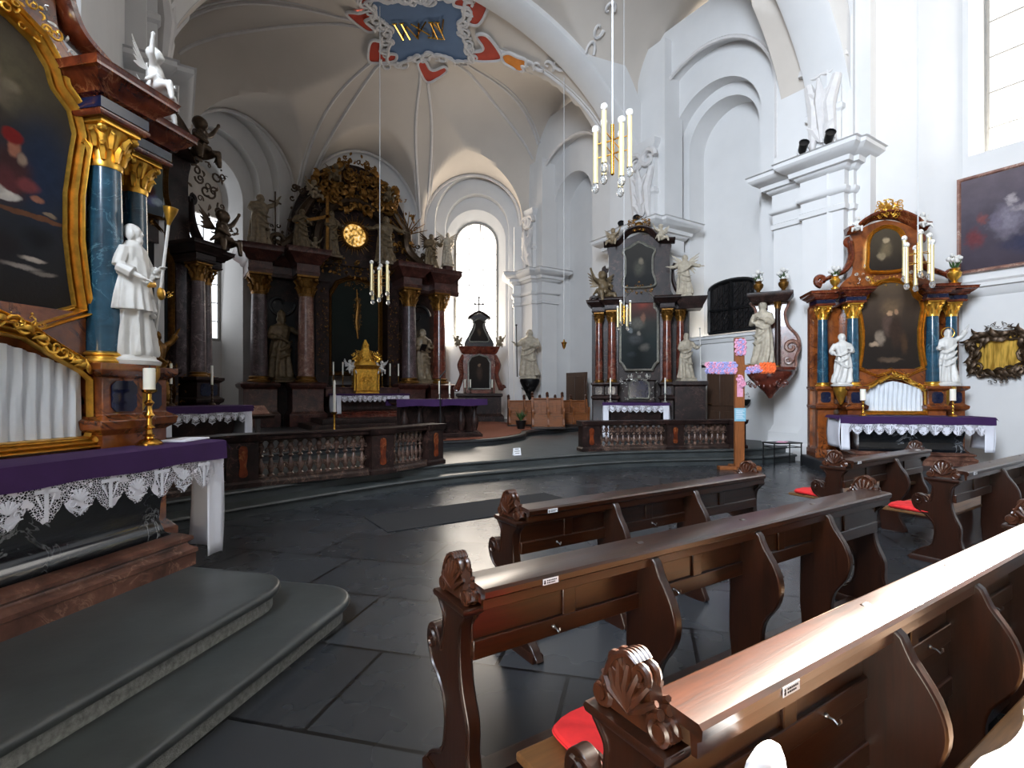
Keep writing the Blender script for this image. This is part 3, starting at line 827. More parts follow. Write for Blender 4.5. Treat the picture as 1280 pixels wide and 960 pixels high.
def figure_mesh(h=1.0, pose='book', seed=0, hat=None, beard=True, short=False, folds=9, turn=0, layers=()):
    rnd = random.Random(seed); mb = MB()
    ph = rnd.uniform(0, 6); sw = rnd.choice((-1, 1)) * .025
    lv = [(0.0, .165, .135, .12), (.03, .17, .14, .14), (.15, .15, .125, .15), (.3, .135, .112, .13), (.42, .13, .11, .10), (.52, .118, .10, .08), (.60, .108, .088, .06), (.68, .125, .095, .05), (.76, .138, .095, .04), (.815, .125, .082, .02), (.845, .07, .06, 0), (.875, .045, .045, 0)]
    if short: lv = [(.26, .15, .12, .12)] + [l for l in lv if l[0] >= .3]
    loops = []
    for z, rx, ry, am in lv:
        ox = sw * sin(z * 3.4); lp = []
        for k in range(28):
            a = TAU * k / 28
            f = 1 + 1.45 * am * sin(folds * a + ph + 2.5 * sin(z * 4 + ph)) + am * .5 * sin((folds - 4) * a - 3 * z)
            lp.append((h * (ox + rx * f * cos(a)), h * ry * f * sin(a), h * z))
        loops.append(lp)
    mb.loft(loops)
    if short:
        for s in (-1, 1):
            mb.tube([(h * s * .06, 0, h * .3), (h * s * .07, -h * .02, h * .16), (h * s * .075, 0, h * .03)], [h * .055, h * .045, h * .03], 8)
            mb.sphere((h * s * .08, -h * .03, h * .018), (h * .03, h * .06, h * .02), 8, 5)
    for (zt, rt, zb_, rb_, am, nf) in layers:
        lp2 = []
        for i in range(7):
            q = i / 6; z = zt + (zb_ - zt) * q; rr = rt + (rb_ - rt) * q ** .8
            lp2.append([(h * (sw * sin(z * 3.4) + rr * (1 + am * q * sin(nf * TAU * k / 36 + ph)) * cos(TAU * k / 36)), h * rr * .82 * (1 + am * q * sin(nf * TAU * k / 36 + ph)) * sin(TAU * k / 36), h * z) for k in range(36)])
        mb.loft(lp2)
    # swags of drapery across the body
    for k in range(3):
        s = rnd.choice((-1, 1)); z = .34 + .12 * k
        mb.tube([(s * -.13 * h, -.03 * h, (z + .14) * h), (s * -.04 * h, -.115 * h, (z + .03) * h), (s * .06 * h, -.12 * h, (z - .03) * h), (s * .14 * h, -.04 * h, z * h)], [.014 * h, .026 * h, .02 * h, .01 * h], 6)
    ox = sw * sin(.9 * 3.4)
    hx = ox * h
    mb.cyl((hx, 0, .84 * h), (hx, -.005 * h, .9 * h), .034 * h)
    ct, st_ = cos(turn), sin(turn)
    def hp(x, y, z): return (hx + h * (x * ct - y * st_), h * (x * st_ + y * ct), h * z)
    mb.sphere(hp(0, -.008, .937), (.047 * h, .052 * h, .066 * h), 12, 9)
    mb.tube([hp(0, -.052, .952), hp(0, -.066, .926), hp(0, -.058, .918)], [.007 * h, .012 * h, .008 * h], 6)          # nose
    mb.sphere(hp(0, -.054, .906), (.017 * h, .01 * h, .006 * h), 7, 4)
    for s in (-1, 1): mb.sphere(hp(s * .02, -.05, .956), (.017 * h, .01 * h, .006 * h), 7, 4)
    mb.sphere(hp(0, -.040, .897), (.024 * h, .02 * h, .014 * h), 8, 5)          # chin
    for s in (-1, 1): mb.sphere(hp(s * .02, -.045, .943), (.015 * h, .012 * h, .008 * h), 6, 4)
    mb.sphere(hp(0, .012, .95), (.056 * h, .055 * h, .062 * h), 12, 8)          # hair
    for s in (-1, 1): mb.sphere(hp(s * .045, .006, .92), (.022 * h, .034 * h, .045 * h), 8, 6)
    if beard: mb.sphere(hp(0, -.042, .882), (.03 * h, .026 * h, .036 * h), 8, 6)
    if hat == 'mitre':
        mb.loft([[hp(.058 * cos(TAU * k / 12) * f, .05 * sin(TAU * k / 12) * g, z) for k in range(12)] for z, f, g in ((.965, 1, 1), (1.01, 1.1, .9), (1.05, .7, .5), (1.085, .1, .1))])
    if hat == 'hood': mb.sphere(hp(0, .022, .945), (.068 * h, .066 * h, .082 * h), 12, 8)
    for (el, ha), s in zip(POSES[pose], (1, -1)):
        sh = (hx + s * .115 * h, 0, .80 * h); el = [e * h for e in el]; ha = [e * h for e in ha]
        mb.tube([sh, [(sh[i] + el[i]) / 2 for i in range(3)], el], [.042 * h, .046 * h, .04 * h], 8)
        mid = [el[i] + (ha[i] - el[i]) * .6 for i in range(3)]
        mb.tube([el, mid], [.042 * h, .05 * h], 8); mb.tube([el, ha], [.026 * h, .019 * h], 7)
        d = (Vector(ha) - Vector(el)).normalized(); hv = Vector(ha)
        mb.sphere(hv + d * .012 * h, (.02 * h, .016 * h, .022 * h), 7, 5)
        sidev = d.cross(Vector((0, 0, 1))).normalized() if abs(d.z) < .95 else Vector((1, 0, 0))
        for k in range(4):
            b = hv + d * .02 * h + sidev * ((k - 1.5) * .011 * h)
            mb.tube([b, b + d * .024 * h + Vector((0, -.004, .0)) * h, b + d * .04 * h + Vector((0, -.012, -.004)) * h], [.0065 * h, .006 * h, .005 * h], 5)
        b = hv - sidev * .018 * h * s
        mb.tube([b, b + d * .02 * h - sidev * .012 * h * s], [.007 * h, .005 * h], 5)
    return mb

_FIG = {}
def statue(label, loc, rz=0, h=1.7, pose='book', seed=0, layers=(), mat='stone_statue', hat=None, beard=True, base='block', attr=(), group=None, cat='statue', res=.0125, scx=1.0, turn=0, short=False):
    t = E('statue', label, cat, loc, rz, group)
    mb = figure_mesh(h, pose, seed, hat, beard, short, turn=turn, layers=layers)
    zb = 0
    if base:
        b = MB(); zb = .07 * h
        if base == 'block': b.rect(-.17 * h, .17 * h, -.14 * h, .14 * h, [(.02 * h, 0), (.02 * h, .02 * h), (0, .03 * h), (0, .055 * h), (.015 * h, .06 * h), (.015 * h, zb)])
        else: b.lathe([(.20 * h, 0), (.21 * h, .03 * h), (.17 * h, .05 * h), (.165 * h, zb)], 14, sy=.85)
        b.build('plinth', M[mat], t)
        zb -= .004
    o = mb.build('figure', M[mat], t, remesh=h * res)
    o.location = (0, 0, zb); o.scale = (scx, 1, 1)
    R_, L_ = POSES[pose][0][1], POSES[pose][1][1]
    for a in attr:
        b = MB(); kind, m = a[0], a[1]
        hR = Vector(R_) * h + Vector((0, 0, zb)); hL = Vector(L_) * h + Vector((0, 0, zb)); g = .012 * h
        if kind in ('staff', 'lstaff'):
            p = hR if kind == 'staff' else hL; b.cyl((p.x + .02 * h, p.y - .01 * h, .04 * h), (p.x, p.y - .01 * h, 1.15 * h), g)
            b.sphere((p.x, p.y - .01 * h, 1.16 * h), .024 * h, 8, 6); b.build('staff', M[m], t)
        elif kind == 'crozier':
            p = hR; b.cyl((p.x, p.y, .04 * h), (p.x, p.y, 1.1 * h), g); spiral(b, (p.x - .06 * h, p.y, 1.1 * h), .06 * h, 1.3, 1, 0, .014 * h); b.build('crozier', M[m], t)
        elif kind == 'cross':
            p = hR; b.box(p.x - g, p.x + g, p.y - g, p.y + g, .1 * h, 1.2 * h); b.box(p.x - .13 * h, p.x + .13 * h, p.y - g, p.y + g, .97 * h, 1.0 * h); b.build('cross', M[m], t)
        elif kind == 'book':
            p = hL; b.M = Matrix.Translation(p + Vector((.0, -.03 * h, .03 * h))) @ Matrix.Rotation(.5, 4, 'X'); b.box(-.06 * h, .06 * h, -.015 * h, .015 * h, -.05 * h, .09 * h); b.build('book', M[m], t)
        elif kind == 'wings':
            for s in (-1, 1):
                b = MB()
                for k in range(7):
                    q = k / 6; e = Vector((s * (.12 + .22 * (1 - q * .5)) * h, .13 * h, (1.05 - .52 * q) * h + zb))
                    b.tube([(s * .04 * h, .08 * h, .77 * h + zb), (s * .14 * h, .12 * h, (.9 - .25 * q) * h + zb), e], [.02 * h, .035 * h, .008 * h], 6, flat=(0, 1, 0), ff=.35)
                b.build('wing', M[m], t)
        elif kind == 'halo':
            b.tube([(.1 * h * cos(TAU * k / 20), .02 * h, .94 * h + zb + .1 * h * sin(TAU * k / 20)) for k in range(21)], .008 * h, 5); b.build('halo', M[m], t)
    return t

def putto(label, loc, rz=0, h=.6, seed=0, mat='white_statue', group=None, flip=1, cat='putto'):
    """small winged child figure sitting on its perch, one arm raised"""
    t = E('putto', label, cat, loc, rz, group); mb = MB(); f = flip
    mb.sphere((0, 0, .12 * h), (.17 * h, .15 * h, .13 * h), 10, 7)
    mb.sphere((0, -.01 * h, .34 * h), (.16 * h, .14 * h, .22 * h), 10, 8)
    mb.sphere((f * .03 * h, -.02 * h, .68 * h), (.125 * h, .13 * h, .14 * h), 10, 8); mb.sphere((f * .03 * h, .02 * h, .73 * h), (.135 * h, .13 * h, .12 * h), 9, 6)
    mb.sphere((f * .03 * h, -.15 * h, .66 * h), (.025 * h, .03 * h, .03 * h), 6, 4)
    mb.tube([(f * .1 * h, 0, .48 * h), (f * .3 * h, -.04 * h, .6 * h), (f * .42 * h, -.1 * h, .82 * h)], [.07 * h, .055 * h, .035 * h], 7); mb.sphere((f * .43 * h, -.11 * h, .86 * h), .045 * h, 7, 5)
    mb.tube([(-f * .1 * h, 0, .48 * h), (-f * .24 * h, -.1 * h, .36 * h), (-f * .16 * h, -.24 * h, .26 * h)], [.07 * h, .055 * h, .035 * h], 7); mb.sphere((-f * .15 * h, -.26 * h, .25 * h), .045 * h, 7, 5)
    mb.tube([(f * .1 * h, -.04 * h, .12 * h), (f * .16 * h, -.28 * h, .16 * h), (f * .14 * h, -.32 * h, -.12 * h)], [.1 * h, .08 * h, .045 * h], 8)
    mb.tube([(-f * .1 * h, -.04 * h, .12 * h), (-f * .28 * h, -.2 * h, .1 * h), (-f * .34 * h, -.26 * h, -.12 * h)], [.1 * h, .08 * h, .045 * h], 8)
    mb.tube([(.2 * h, -.06 * h, .2 * h), (0, -.19 * h, .18 * h), (-.2 * h, -.04 * h, .25 * h), (-.3 * h, .06 * h, .1 * h)], [.05 * h, .08 * h, .06 * h, .03 * h], 7)
    o = mb.build('figure', M[mat], t, remesh=h * .026); o.location = (0, 0, 0)
    for s in (-1, 1):
        b = MB()
        for k in range(5):
            q = k / 4; b.tube([(s * .05 * h, .12 * h, .42 * h), (s * .2 * h, .2 * h, (.62 - .2 * q) * h), (s * (.42 - .08 * q) * h, .22 * h, (.8 - .42 * q) * h)], [.03 * h, .055 * h, .012 * h], 6, flat=(0, 1, 0))
        b.build('wing', M[mat], t)
    return t

def urn(label, loc, h=.5, seed=0, mat='gold', group=None, flowers=True):
    t = E('flower_vase', label, 'vase', loc, 0, group)
    mb = MB(); mb.lathe([(.16 * h, 0), (.16 * h, .05 * h), (.07 * h, .12 * h), (.2 * h, .3 * h), (.22 * h, .42 * h), (.13 * h, .52 * h), (.17 * h, .58 * h)], 14); mb.build('vase', M[mat], t)
    if flowers:
        rnd = random.Random(seed); b = MB(); g = MB()
        for i in range(14):
            a = rnd.uniform(0, TAU); r = rnd.uniform(.05, .34) * h; z = rnd.uniform(.62, 1.05) * h
            b.sphere((r * cos(a), r * sin(a) * .6, z), rnd.uniform(.06, .1) * h, 7, 5)
            g.tube([(0, 0, .5 * h), (r * .6 * cos(a), r * .4 * sin(a), .7 * h), (r * cos(a) * 1.1, r * sin(a) * .7, z)], [.01 * h, .03 * h, .01 * h], 5)
        b.build('bouquet', M['white_statue'], t); g.build('greenery', M['green'], t)
    return t

# ------------------------------------------------------------------ candles
def candlestick(label, clabel, loc, h=.4, ch=.25, r=.09, cr=.03, mat='brass', group=None, cgroup=None, seg=14):
    t = E('candlestick', label, 'candlestick', loc, 0, group)
    mb = MB()
    mb.lathe([(r, 0), (r, .03 * h), (r * .92, .05 * h), (r * .7, .09 * h), (r * .35, .12 * h), (r * .3, .15 * h)], seg); mb.build('foot', M[mat], t)
    mb = MB(); pr = [(r * .3, .14 * h), (r * .5, .17 * h), (r * .28, .2 * h), (r * .22, .27 * h), (r * .45, .31 * h), (r * .22, .36 * h), (r * .2, .48 * h), (r * .42, .53 * h), (r * .25, .58 * h), (r * .2, .7 * h), (r * .4, .76 * h), (r * .2, .81 * h), (r * .2, .93 * h)]
    mb.lathe(pr, seg); mb.build('stem', M[mat], t)
    mb = MB(); mb.lathe([(r * .2, .92 * h), (r * .55, .96 * h), (r * .62, 1.0 * h), (r * .3, 1.0 * h)], seg); mb.build('drip_pan', M[mat], t)
    c = E('candle', clabel, 'candle', (loc[0], loc[1], loc[2] + h), 0, cgroup)
    b = MB(); b.lathe([(cr, 0), (cr, ch * .98), (cr * .85, ch), (cr * .3, ch * .99)], 12); b.build('wax', M['wax'], c)
    b = MB(); b.cyl((0, 0, ch * .98), (0.003, 0, ch + .02), .003, 5); b.build('wick', M['ink'], c)
    return t

# ------------------------------------------------------------------ altar table with cloths
def lace_strip(mb, x0, x1, y, ztop, drop, pitch, wav=.004):
    n = max(8, int((x1 - x0) / pitch * 10)); top = []; mid = []; bot = []
    for i in range(n + 1):
        x = x0 + (x1 - x0) * i / n; q = ((x - x0) / pitch) % 1
        z = ztop - drop * (.70 + .30 * abs(sin(pi * q))) - drop * .05 * abs(sin(6 * pi * q))
        yy = y + wav * sin(x * 23)
        top.append((x, y, ztop)); mid.append((x, y + wav * .5 * sin(x * 23), ztop - drop * .4)); bot.append((x, yy, z))
    mb.loft([top, mid, bot], cap=False, closed=False)

def altar_table(label, loc, rz, w, d, h, front='black_marble', base='red_marble', curved=True):
    t = E('altar_table', label, 'altar', loc, rz)
    mb = MB()
    pr = [(.0, .0), (.0, .24 * h), (.05, .26 * h), (.1, .3 * h), (.13, .4 * h), (.12, .55 * h), (.07, .75 * h), (.04, .88 * h), (.04, .93 * h)]
    loops = [[(-w + y * .6, y - 0, z), (w - y * .6, y, z), (w - y * .6, d, z), (-w + y * .6, d, z)] for y, z in pr[2:]]
    mb.loft(loops); mb.build('body', M[front], t)
    mb = MB(); mb.rect(-w, w, 0, d, [(.06, 0), (.06, .10 * h), (.07, .11 * h), (.07, .14 * h), (.03, .17 * h), (.02, .19 * h), (.05, .215 * h), (.05, .24 * h), (.0, .27 * h)]); mb.build('base_moulding', M[base], t)
    mb = MB(); mb.rect(-w, w, 0, d, [(.0, .92 * h), (.05, .94 * h), (.05, h)]); mb.build('slab', M[base], t)
    return t

def altar_cloths(tag_, loc, rz, w, d, h, drop_f, drop_s, lace, pitch, purple_drop=.07, lface=True, mat='purple', lbl_p=None, lbl_l=None, over=.16):
    """white linen hanging over the ends with lace along the front, purple cover on top"""
    t = E('altar_linen', lbl_l, 'altar cloth', loc, rz)
    W_ = w + over
    for s in (-1, 1):
        mb = MB(); n = 10; loops = []
        for i in range(n + 1):
            q = i / n
            z = h - drop_s * q
            loops.append([(s * (W_ + .02 * sin(q * 3) + .012 * sin(7 * v + 3 * q) * q), -.07 + (d + .05) * v + .012 * q * sin(9 * v), z - .04 * q * (1 if v < .12 else 0)) for v in [k / 8 for k in range(9)]])
        mb.loft(loops, cap=False, closed=False); mb.build('hanging_end', M['linen'], t, solid=.004)
        mb = MB(); loops = []
        for i in range(n + 1):   # the end piece turned round the front corner
            q = i / n; z = h - drop_s * q
            loops.append([(s * (W_ - .15 * v + .004 * sin(q * 4)), -.074 - .008 * sin(4 * v + 3 * q), z - .03 * q) for v in [k / 5 for k in range(6)]])
        mb.loft(loops, cap=False, closed=False); mb.build('front_fold', M['linen'], t, solid=.004)
    mb = MB(); mb.box(-W_, W_, -.07, d - .02, h + .002, h + .006); mb.build('top_sheet', M['linen'], t)
    mb = MB(); lace_strip(mb, -W_ + (.12 if not lface else 0), W_ - (.12 if not lface else 0), -.085, h - .0, lace, pitch); mb.build('lace_border', M['lace'], t)
    # embroidered motifs on the lace: alternating crosses and fans
    mb = MB(); x = -W_ + pitch * .5; k = 0
    while x < W_ - .05:
        z = h - purple_drop - .015; y = -.091
        if k % 2 == 0:
            mb.box(x - .011, x + .011, y - .003, y, z - lace * .55, z); mb.box(x - .06, x + .06, y - .003, y, z - .022, z)
            for s in (-1, 1): mb.tube([(x + s * .016, y, z - lace * .35), (x + s * .05, y, z - .03)], [.004, .009], 5, flat=(0, 1, 0))
        else:
            for s in (-1.2, -.6, 0, .6, 1.2): mb.tube([(x, y, z - .10), (x + .05 * sin(s), y, z - .10 + .07 * cos(s * .8))], [.006, .012], 5, flat=(0, 1, 0))
            for s in (-1, 1): spiral(mb, (x + s * .045, y, z - .11), .025, 1.1, s, 0, .004, n=10)
            for q in range(4): mb.tube([(x - .07 + .02 * q, y, z - .135 - .008 * q), (x, y, z - .15 - .012 * q), (x + .07 - .02 * q, y, z - .135 - .008 * q)], .004, 4)
        x += pitch; k += 1
    mb.build('lace_pattern', M['linen'], t)
    p = MB(); Wp = W_ + .02
    n = 26; loops = []
    for zz, off in ((h + .014, -.0), (h + .018, .0)):
        pass
    prof = [(d - .03, h + .008), (d - .03, h + .016), (-.06, h + .016), (-.093, h + .008), (-.098, h - purple_drop), (-.094, h - purple_drop), (-.088, h + .004), (-.06, h + .008)]
    loops = []
    for i in range(n + 1):
        x = -Wp + 2 * Wp * i / n
        loops.append([(x, y + (.004 * sin(x * 13) if z < h - .02 else 0), z + (.006 * sin(x * 9) if z < h - .02 else 0)) for y, z in prof])
    p.loft(loops)
    for s in (-1, 1):
        p.loft([[(s * Wp, d - .03, h + .016), (s * Wp, -.06, h + .016), (s * (Wp + .0), -.093, h + .006)], [(s * (Wp + .035), d - .03, h - .03), (s * (Wp + .05), -.06, h - .04), (s * (Wp + .045), -.1, h - .07)]], cap=False, closed=False)
    o = p.build('altar_cover', M[mat], None, loc=loc, rz=rz); tag(o, lbl_p, 'altar cloth')
    return t

# ------------------------------------------------------------------ baroque retable (used for all the side altars)
def retable(P):
    g = lambda k, d=None: P.get(k, d)
    t = E('altar_retable', P['label'], 'altarpiece', P['loc'], P['rz'])
    body, ent, sh, cap = M[P['body']], M[P['ent']], M[P['shaft']], M[P['cap']]
    xi, xo, yo = P['xi'], P['xo'], P['yo']       # inner / outer column offsets
    z0, zc0, zc1, ze, zt = P['z']                # pedestal bottom, column foot, column top, entablature top, attic top
    r = P['r']; hw = xo + r * 2.2; back = P['back']
    # pedestals under the columns with inset panels
    for s in (-1, 1):
        mb = MB(); zp = zc0
        pr = [(.06, z0), (.06, z0 + .16), (.03, z0 + .2), (.0, z0 + .24), (0, zp - .5), (.05, zp - .46), (.06, zp - .4), (0, zp - .36), (0, zp - .1), (.03, zp - .08), (.06, zp - .05), (.06, zp)]
        a, b = sorted((s * (xi - r * 1.3), s * (xi + r * 1.3))); mb.rect(a, b, -r * 1.4, back, pr)
        a, b = sorted((s * (xo - r * 1.3), s * (xo + r * 1.3))); mb.rect(a, b, yo - r * 1.4, back, pr)
        o = mb.build('pedestal', M[g('ped', P['body'])], t, bevel=.006)
        for x, y in ((s * xi, -r * 1.4), (s * xo, yo - r * 1.4)):
            q = MB(); w = r * .8; c = w * .35; zz0, zz1 = zp - .34, zp - .12
            oc = [(x - w + c, zz0), (x + w - c, zz0), (x + w, zz0 + c), (x + w, zz1 - c), (x + w - c, zz1), (x - w + c, zz1), (x - w, zz1 - c), (x - w, zz0 + c)]
            q.prism(oc, y - .012, y + .01); q.build('inset_panel', M[g('inset', 'navy')], o)
        # side faces of the pedestal carry panels too
        q = MB(); w = r * .8; yy = .0
        xs = s * (xi + r * 1.3) + s * .004
        q.box(min(xs, xs + s * .01), max(xs, xs + s * .01), -w, w, zp - .33, zp - .13); q.build('inset_panel', M[g('inset', 'navy')], o)
    # back wall of the altar
    mb = MB(); out = mir([(0, z0), (hw - .05, z0), (hw - .05, zc1), (xi - r, zc1 + .05), (xi - r, ze), (0, ze)])
    mb.prism(out, back - .14, back); mb.build('back_panel', body, t)
    # pilaster strips flanking the painting
    pw = P['paint']; hp = max(p[0] for p in pw) + .1
    for s in (-1, 1):
        mb = MB(); a, b = sorted((s * (hp + .0), s * (xi + r * .3))); mb.rect(a, b, back - .3, back - .1, [(0, zc0), (0, zc1), (.02, zc1 + .02), (.02, ze - .3)]); mb.build('pilaster', M[g('pil', P['body'])], t)
    for s in (-1, 1):
        column(t, s * xi, 0, zc0, zc1, r, sh, cap, 24 if g('fine') else 14, 8 if g('fine') else 6)
        column(t, s * xo, yo, zc0, zc1, r * .92, sh, cap, 20 if g('fine') else 12, 8 if g('fine') else 6)
    # entablature blocks
    EH = ze - zc1
    ep = [(0, 0), (.0, .0), (.02, .06), (.02, .12), (-.0, .14), (-.0, .42), (.05, .46), (.07, .56), (.10, .60), (.16, .72), (.19, .80), (.21, .82), (.21, .92), (.23, 1.0), (0, 1.0)]
    for s in (-1, 1):
        mb = MB()
        k = EH / .45
        a, b = sorted((s * (xi - r * 1.5), s * (xi + r * 1.5))); mb.rect(a, b, -r * 1.5, back, [(o * k, zc1 + z * EH) for o, z in ep])
        a, b = sorted((s * (xo - r * 1.5), s * (xo + r * 1.5))); mb.rect(a, b, yo - r * 1.5, back, [(o * k, zc1 + z * EH - .002) for o, z in ep])
        o = mb.build('entablature', ent, t)
        q = MB()
        for x, y in ((s * xi, 0), (s * xo, yo)):
            q.rect(x - r * 1.5, x + r * 1.5, y - r * 1.5 - .004, y + .2, [(.006, zc1 + .16 * EH), (.006, zc1 + .40 * EH)])
        q.build('frieze', M[g('frieze', 'navy')], o)
    # main painting and frame
    out = [tuple(p[:2]) for p in smooth([(x, z, 0) for x, z in mir(pw)], 5, True)] if g('psmooth') else mir(pw)
    yp = P.get('py', back - .22)
    q = MB(); q.fill(out, yp); q.build('painting', P['pmat'], t)
    q = MB(); q.sweep(out, [(o, yp + .02 + y * 1.6) for o, y in frame_prof(g('fw', .11))]); fo = q.build('painting_frame', M[g('fmat', 'gold')], t, sharp=50)
    mb = MB(); mb.prism([(p[0] * 1.14, z_c + (p[1] - z_c) * 1.06) for p in out for z_c in [sum(o[1] for o in out) / len(out)]], yp + .03, back - .02); mb.build('painting_surround', M[g('surround', P['body'])], t)
    zt0 = max(p[1] for p in out)
    q = MB(); ornament(q, (0, yp - .02, zt0 + .06), g('orn', .42), .16, g('norn', 16), P['seed']); q.build('top_ornament', M[g('omat', 'gold')], fo)
    # attic
    at = P['attic']; ao = [tuple(p[:2]) for p in smooth([(x, z, 0) for x, z in at], 5)]
    aout = mir(ao)
    mb = MB(); mb.prism(aout, back - .26, back); a_o = mb.build('attic', body, t)
    q = MB(); ya = back - .3
    ap = P['apaint']; apo = [tuple(p[:2]) for p in smooth([(x, z, 0) for x, z in mir(ap)], 4, True)]
    q.fill(apo, ya); q.build('attic_painting', P['amat'], t)
    q = MB(); q.sweep(apo, [(o, ya + .02 + y * 1.3) for o, y in frame_prof(g('afw', .08))]); q.build('attic_frame', M[g('fmat', 'gold')], t, sharp=50)
    # cornice arching over the attic
    aw = P['acorn']; ac = [tuple(p[:2]) for p in smooth([(x, z, 0) for x, z in aw], 5)]
    ac = [(-x, z) for x, z in reversed(ac)][:-1] + ac
    ac = list(reversed(ac))
    q = MB(); q.sweep(ac, [(0, back - .30), (.03, back - .34), (.05, back - .36), (.06, back - .44), (.1, back - .48), (.13, back - .48), (.14, back - .2), (0, back - .2)], closed=False); q.build('attic_cornice', ent, t)
    # volutes at the sides of the attic
    for s in (-1, 1):
        q = MB(); v = [(s * x, back - .22, z) for x, z in P['vol']]
        vp = smooth(v, 6); q.tube(vp, P.get('vr', [.10, .13, .10, .08]), 10, flat=(1, 0, .3), ff=.55)
        e = vp[-1]; spiral(q, (e.x - s * .0, e.y, e.z + .02), .12, 1.2, s, -pi / 2, .06); spiral(q, (vp[0].x, vp[0].y, vp[0].z), .09, 1.1, -s, pi / 2, .05)
        q.build('volute', M[g('volm', P['ent'])], t)
    # crowning ornament
    q = MB(); cw, chh = P['crown']; ztop = max(z for x, z in aw)
    ornament(q, (0, back - .34, ztop + chh * .8), cw, chh, g('ncrown', 30), P['seed'] + 3, dep=.12)
    q.sphere((0, back - .34, ztop + chh * .8), (cw * .42, .06, chh * .55), 12, 8); q.build('crown_ornament', M[g('omat', 'gold')], t)
    return t
BLUE = dict(body='orange_marble', ent='cornice_red', shaft='blue_marble', cap='gold', ped='orange_marble', frieze='navy', inset='navy', pil='orange_marble',
    xi=.72, xo=1.19, yo=.27, r=.118, back=.55, z=(0, 1.5, 3.2, 3.50, 5.0), surround='orange_marble', py=.06, fw=.095,
    paint=[(0, 1.88), (.12, 1.83), (.27, 1.78), (.40, 1.84), (.535, 1.90), (.51, 2.05), (.475, 2.35), (.475, 2.65), (.51, 2.92), (.535, 3.08), (.50, 3.22), (.40, 3.31), (.385, 3.34), (.36, 3.43), (.27, 3.54), (.14, 3.60), (0, 3.62)],
    attic=[(0, 3.55), (.8, 3.55), (.8, 3.7), (.64, 3.85), (.60, 4.1), (.58, 4.5), (.64, 4.68), (.62, 4.72), (.3, 4.9), (0, 4.98)],
    apaint=[(0, 3.92), (.2, 3.93), (.31, 3.98), (.30, 4.2), (.29, 4.5), (.22, 4.68), (.1, 4.76), (0, 4.78)],
    acorn=[(0, 5.0), (.2, 4.98), (.42, 4.86), (.55, 4.74), (.74, 4.70)],
    vol=[(.66, 4.55), (.63, 4.25), (.74, 3.98), (.98, 3.86), (1.2, 3.76)], volm='cornice_red', crown=(.24, .22))
DARK = dict(body='dark_marble', ent='dark_marble', shaft='red_marble', cap='goldd', ped='dark_marble', frieze='dark_marble', inset='navy', pil='grey_marble',
    xi=.76, xo=1.14, yo=.3, r=.125, back=.65, z=(0, 1.57, 3.62, 3.96, 5.8), surround='dark_marble', fw=.075, afw=.06, fmat='silver',
    paint=[(0, 1.98), (.35, 1.98), (.38, 2.05), (.44, 2.15), (.50, 2.2), (.50, 3.6), (.46, 3.68), (.40, 3.74), (.40, 3.9), (.30, 4.1), (.15, 4.22), (0, 4.26)],
    attic=[(0, 3.9), (.92, 3.9), (.95, 4.1), (.88, 4.3), (.86, 5.2), (.9, 5.55), (.6, 5.7), (0, 5.9)],
    apaint=[(0, 4.36), (.38, 4.38), (.44, 4.5), (.36, 4.75), (.36, 5.2), (.42, 5.4), (.22, 5.5), (0, 5.62)],
    acorn=[(0, 5.96), (.25, 5.9), (.45, 5.7), (.6, 5.58), (1.0, 5.56)],
    vol=[(.95, 4.9), (.96, 4.5), (1.08, 4.2), (1.3, 4.02)], vr=[.06, .10, .12, .10], volm='dark_marble', crown=(.3, .2), omat='goldd')

def curtain_niche(parent, y, seed, mat='curtain', zz=0, half=.53):
    """predella: pleated curtain behind glass in a gilded frame with a carved top"""
    s_ = half / .53
    out = mir([(0, 1.0), (half, 1.0), (half + .02, 1.05), (half + .015, 1.38), (half - .04, 1.43), (.3 * s_, 1.53), (.15 * s_, 1.62), (0, 1.64)])
    q = MB(); loops = []
    n = 90
    for k in range(9):
        lp = []
        for i in range(n + 1):
            x = -half + 2 * half * i / n; zt = 1.60 - .17 * min(1, abs(x) / half) ** 1.3
            z = 1.0 + (zt - 1.0) * k / 8
            lp.append((x, y + .02 + .012 * sin(x * 75 / s_ + .8 * sin(z * 7)) + .006 * sin(x * 160 + z * 4), z))
        loops.append(lp)
    q.loft(loops, cap=False, closed=False); q.build('curtain', M[mat], parent, sharp=80)
    q = MB(); q.sweep(out, [(o, y + 1.3 * yy) for o, yy in frame_prof(.085)]); fo = q.build('curtain_frame', M['gold'], parent, sharp=50)
    q = MB(); up = [p for p in out if p[1] > 1.3]
    top = smooth([(x, z, 0) for x, z in [(half + .03, 1.40), (.42 * s_, 1.50), (.3 * s_, 1.57), (.14 * s_, 1.67), (0, 1.72), (-.14 * s_, 1.67), (-.3 * s_, 1.57), (-.42 * s_, 1.50), (-half - .03, 1.40)]], 6)
    along(q, [(p.x, p.y) for p in top], .03, .055, seed, y - .07); ornament(q, (0, y - .06, 1.72), .2, .09, 10, seed); q.build('frame_carving', M['gold'], fo)

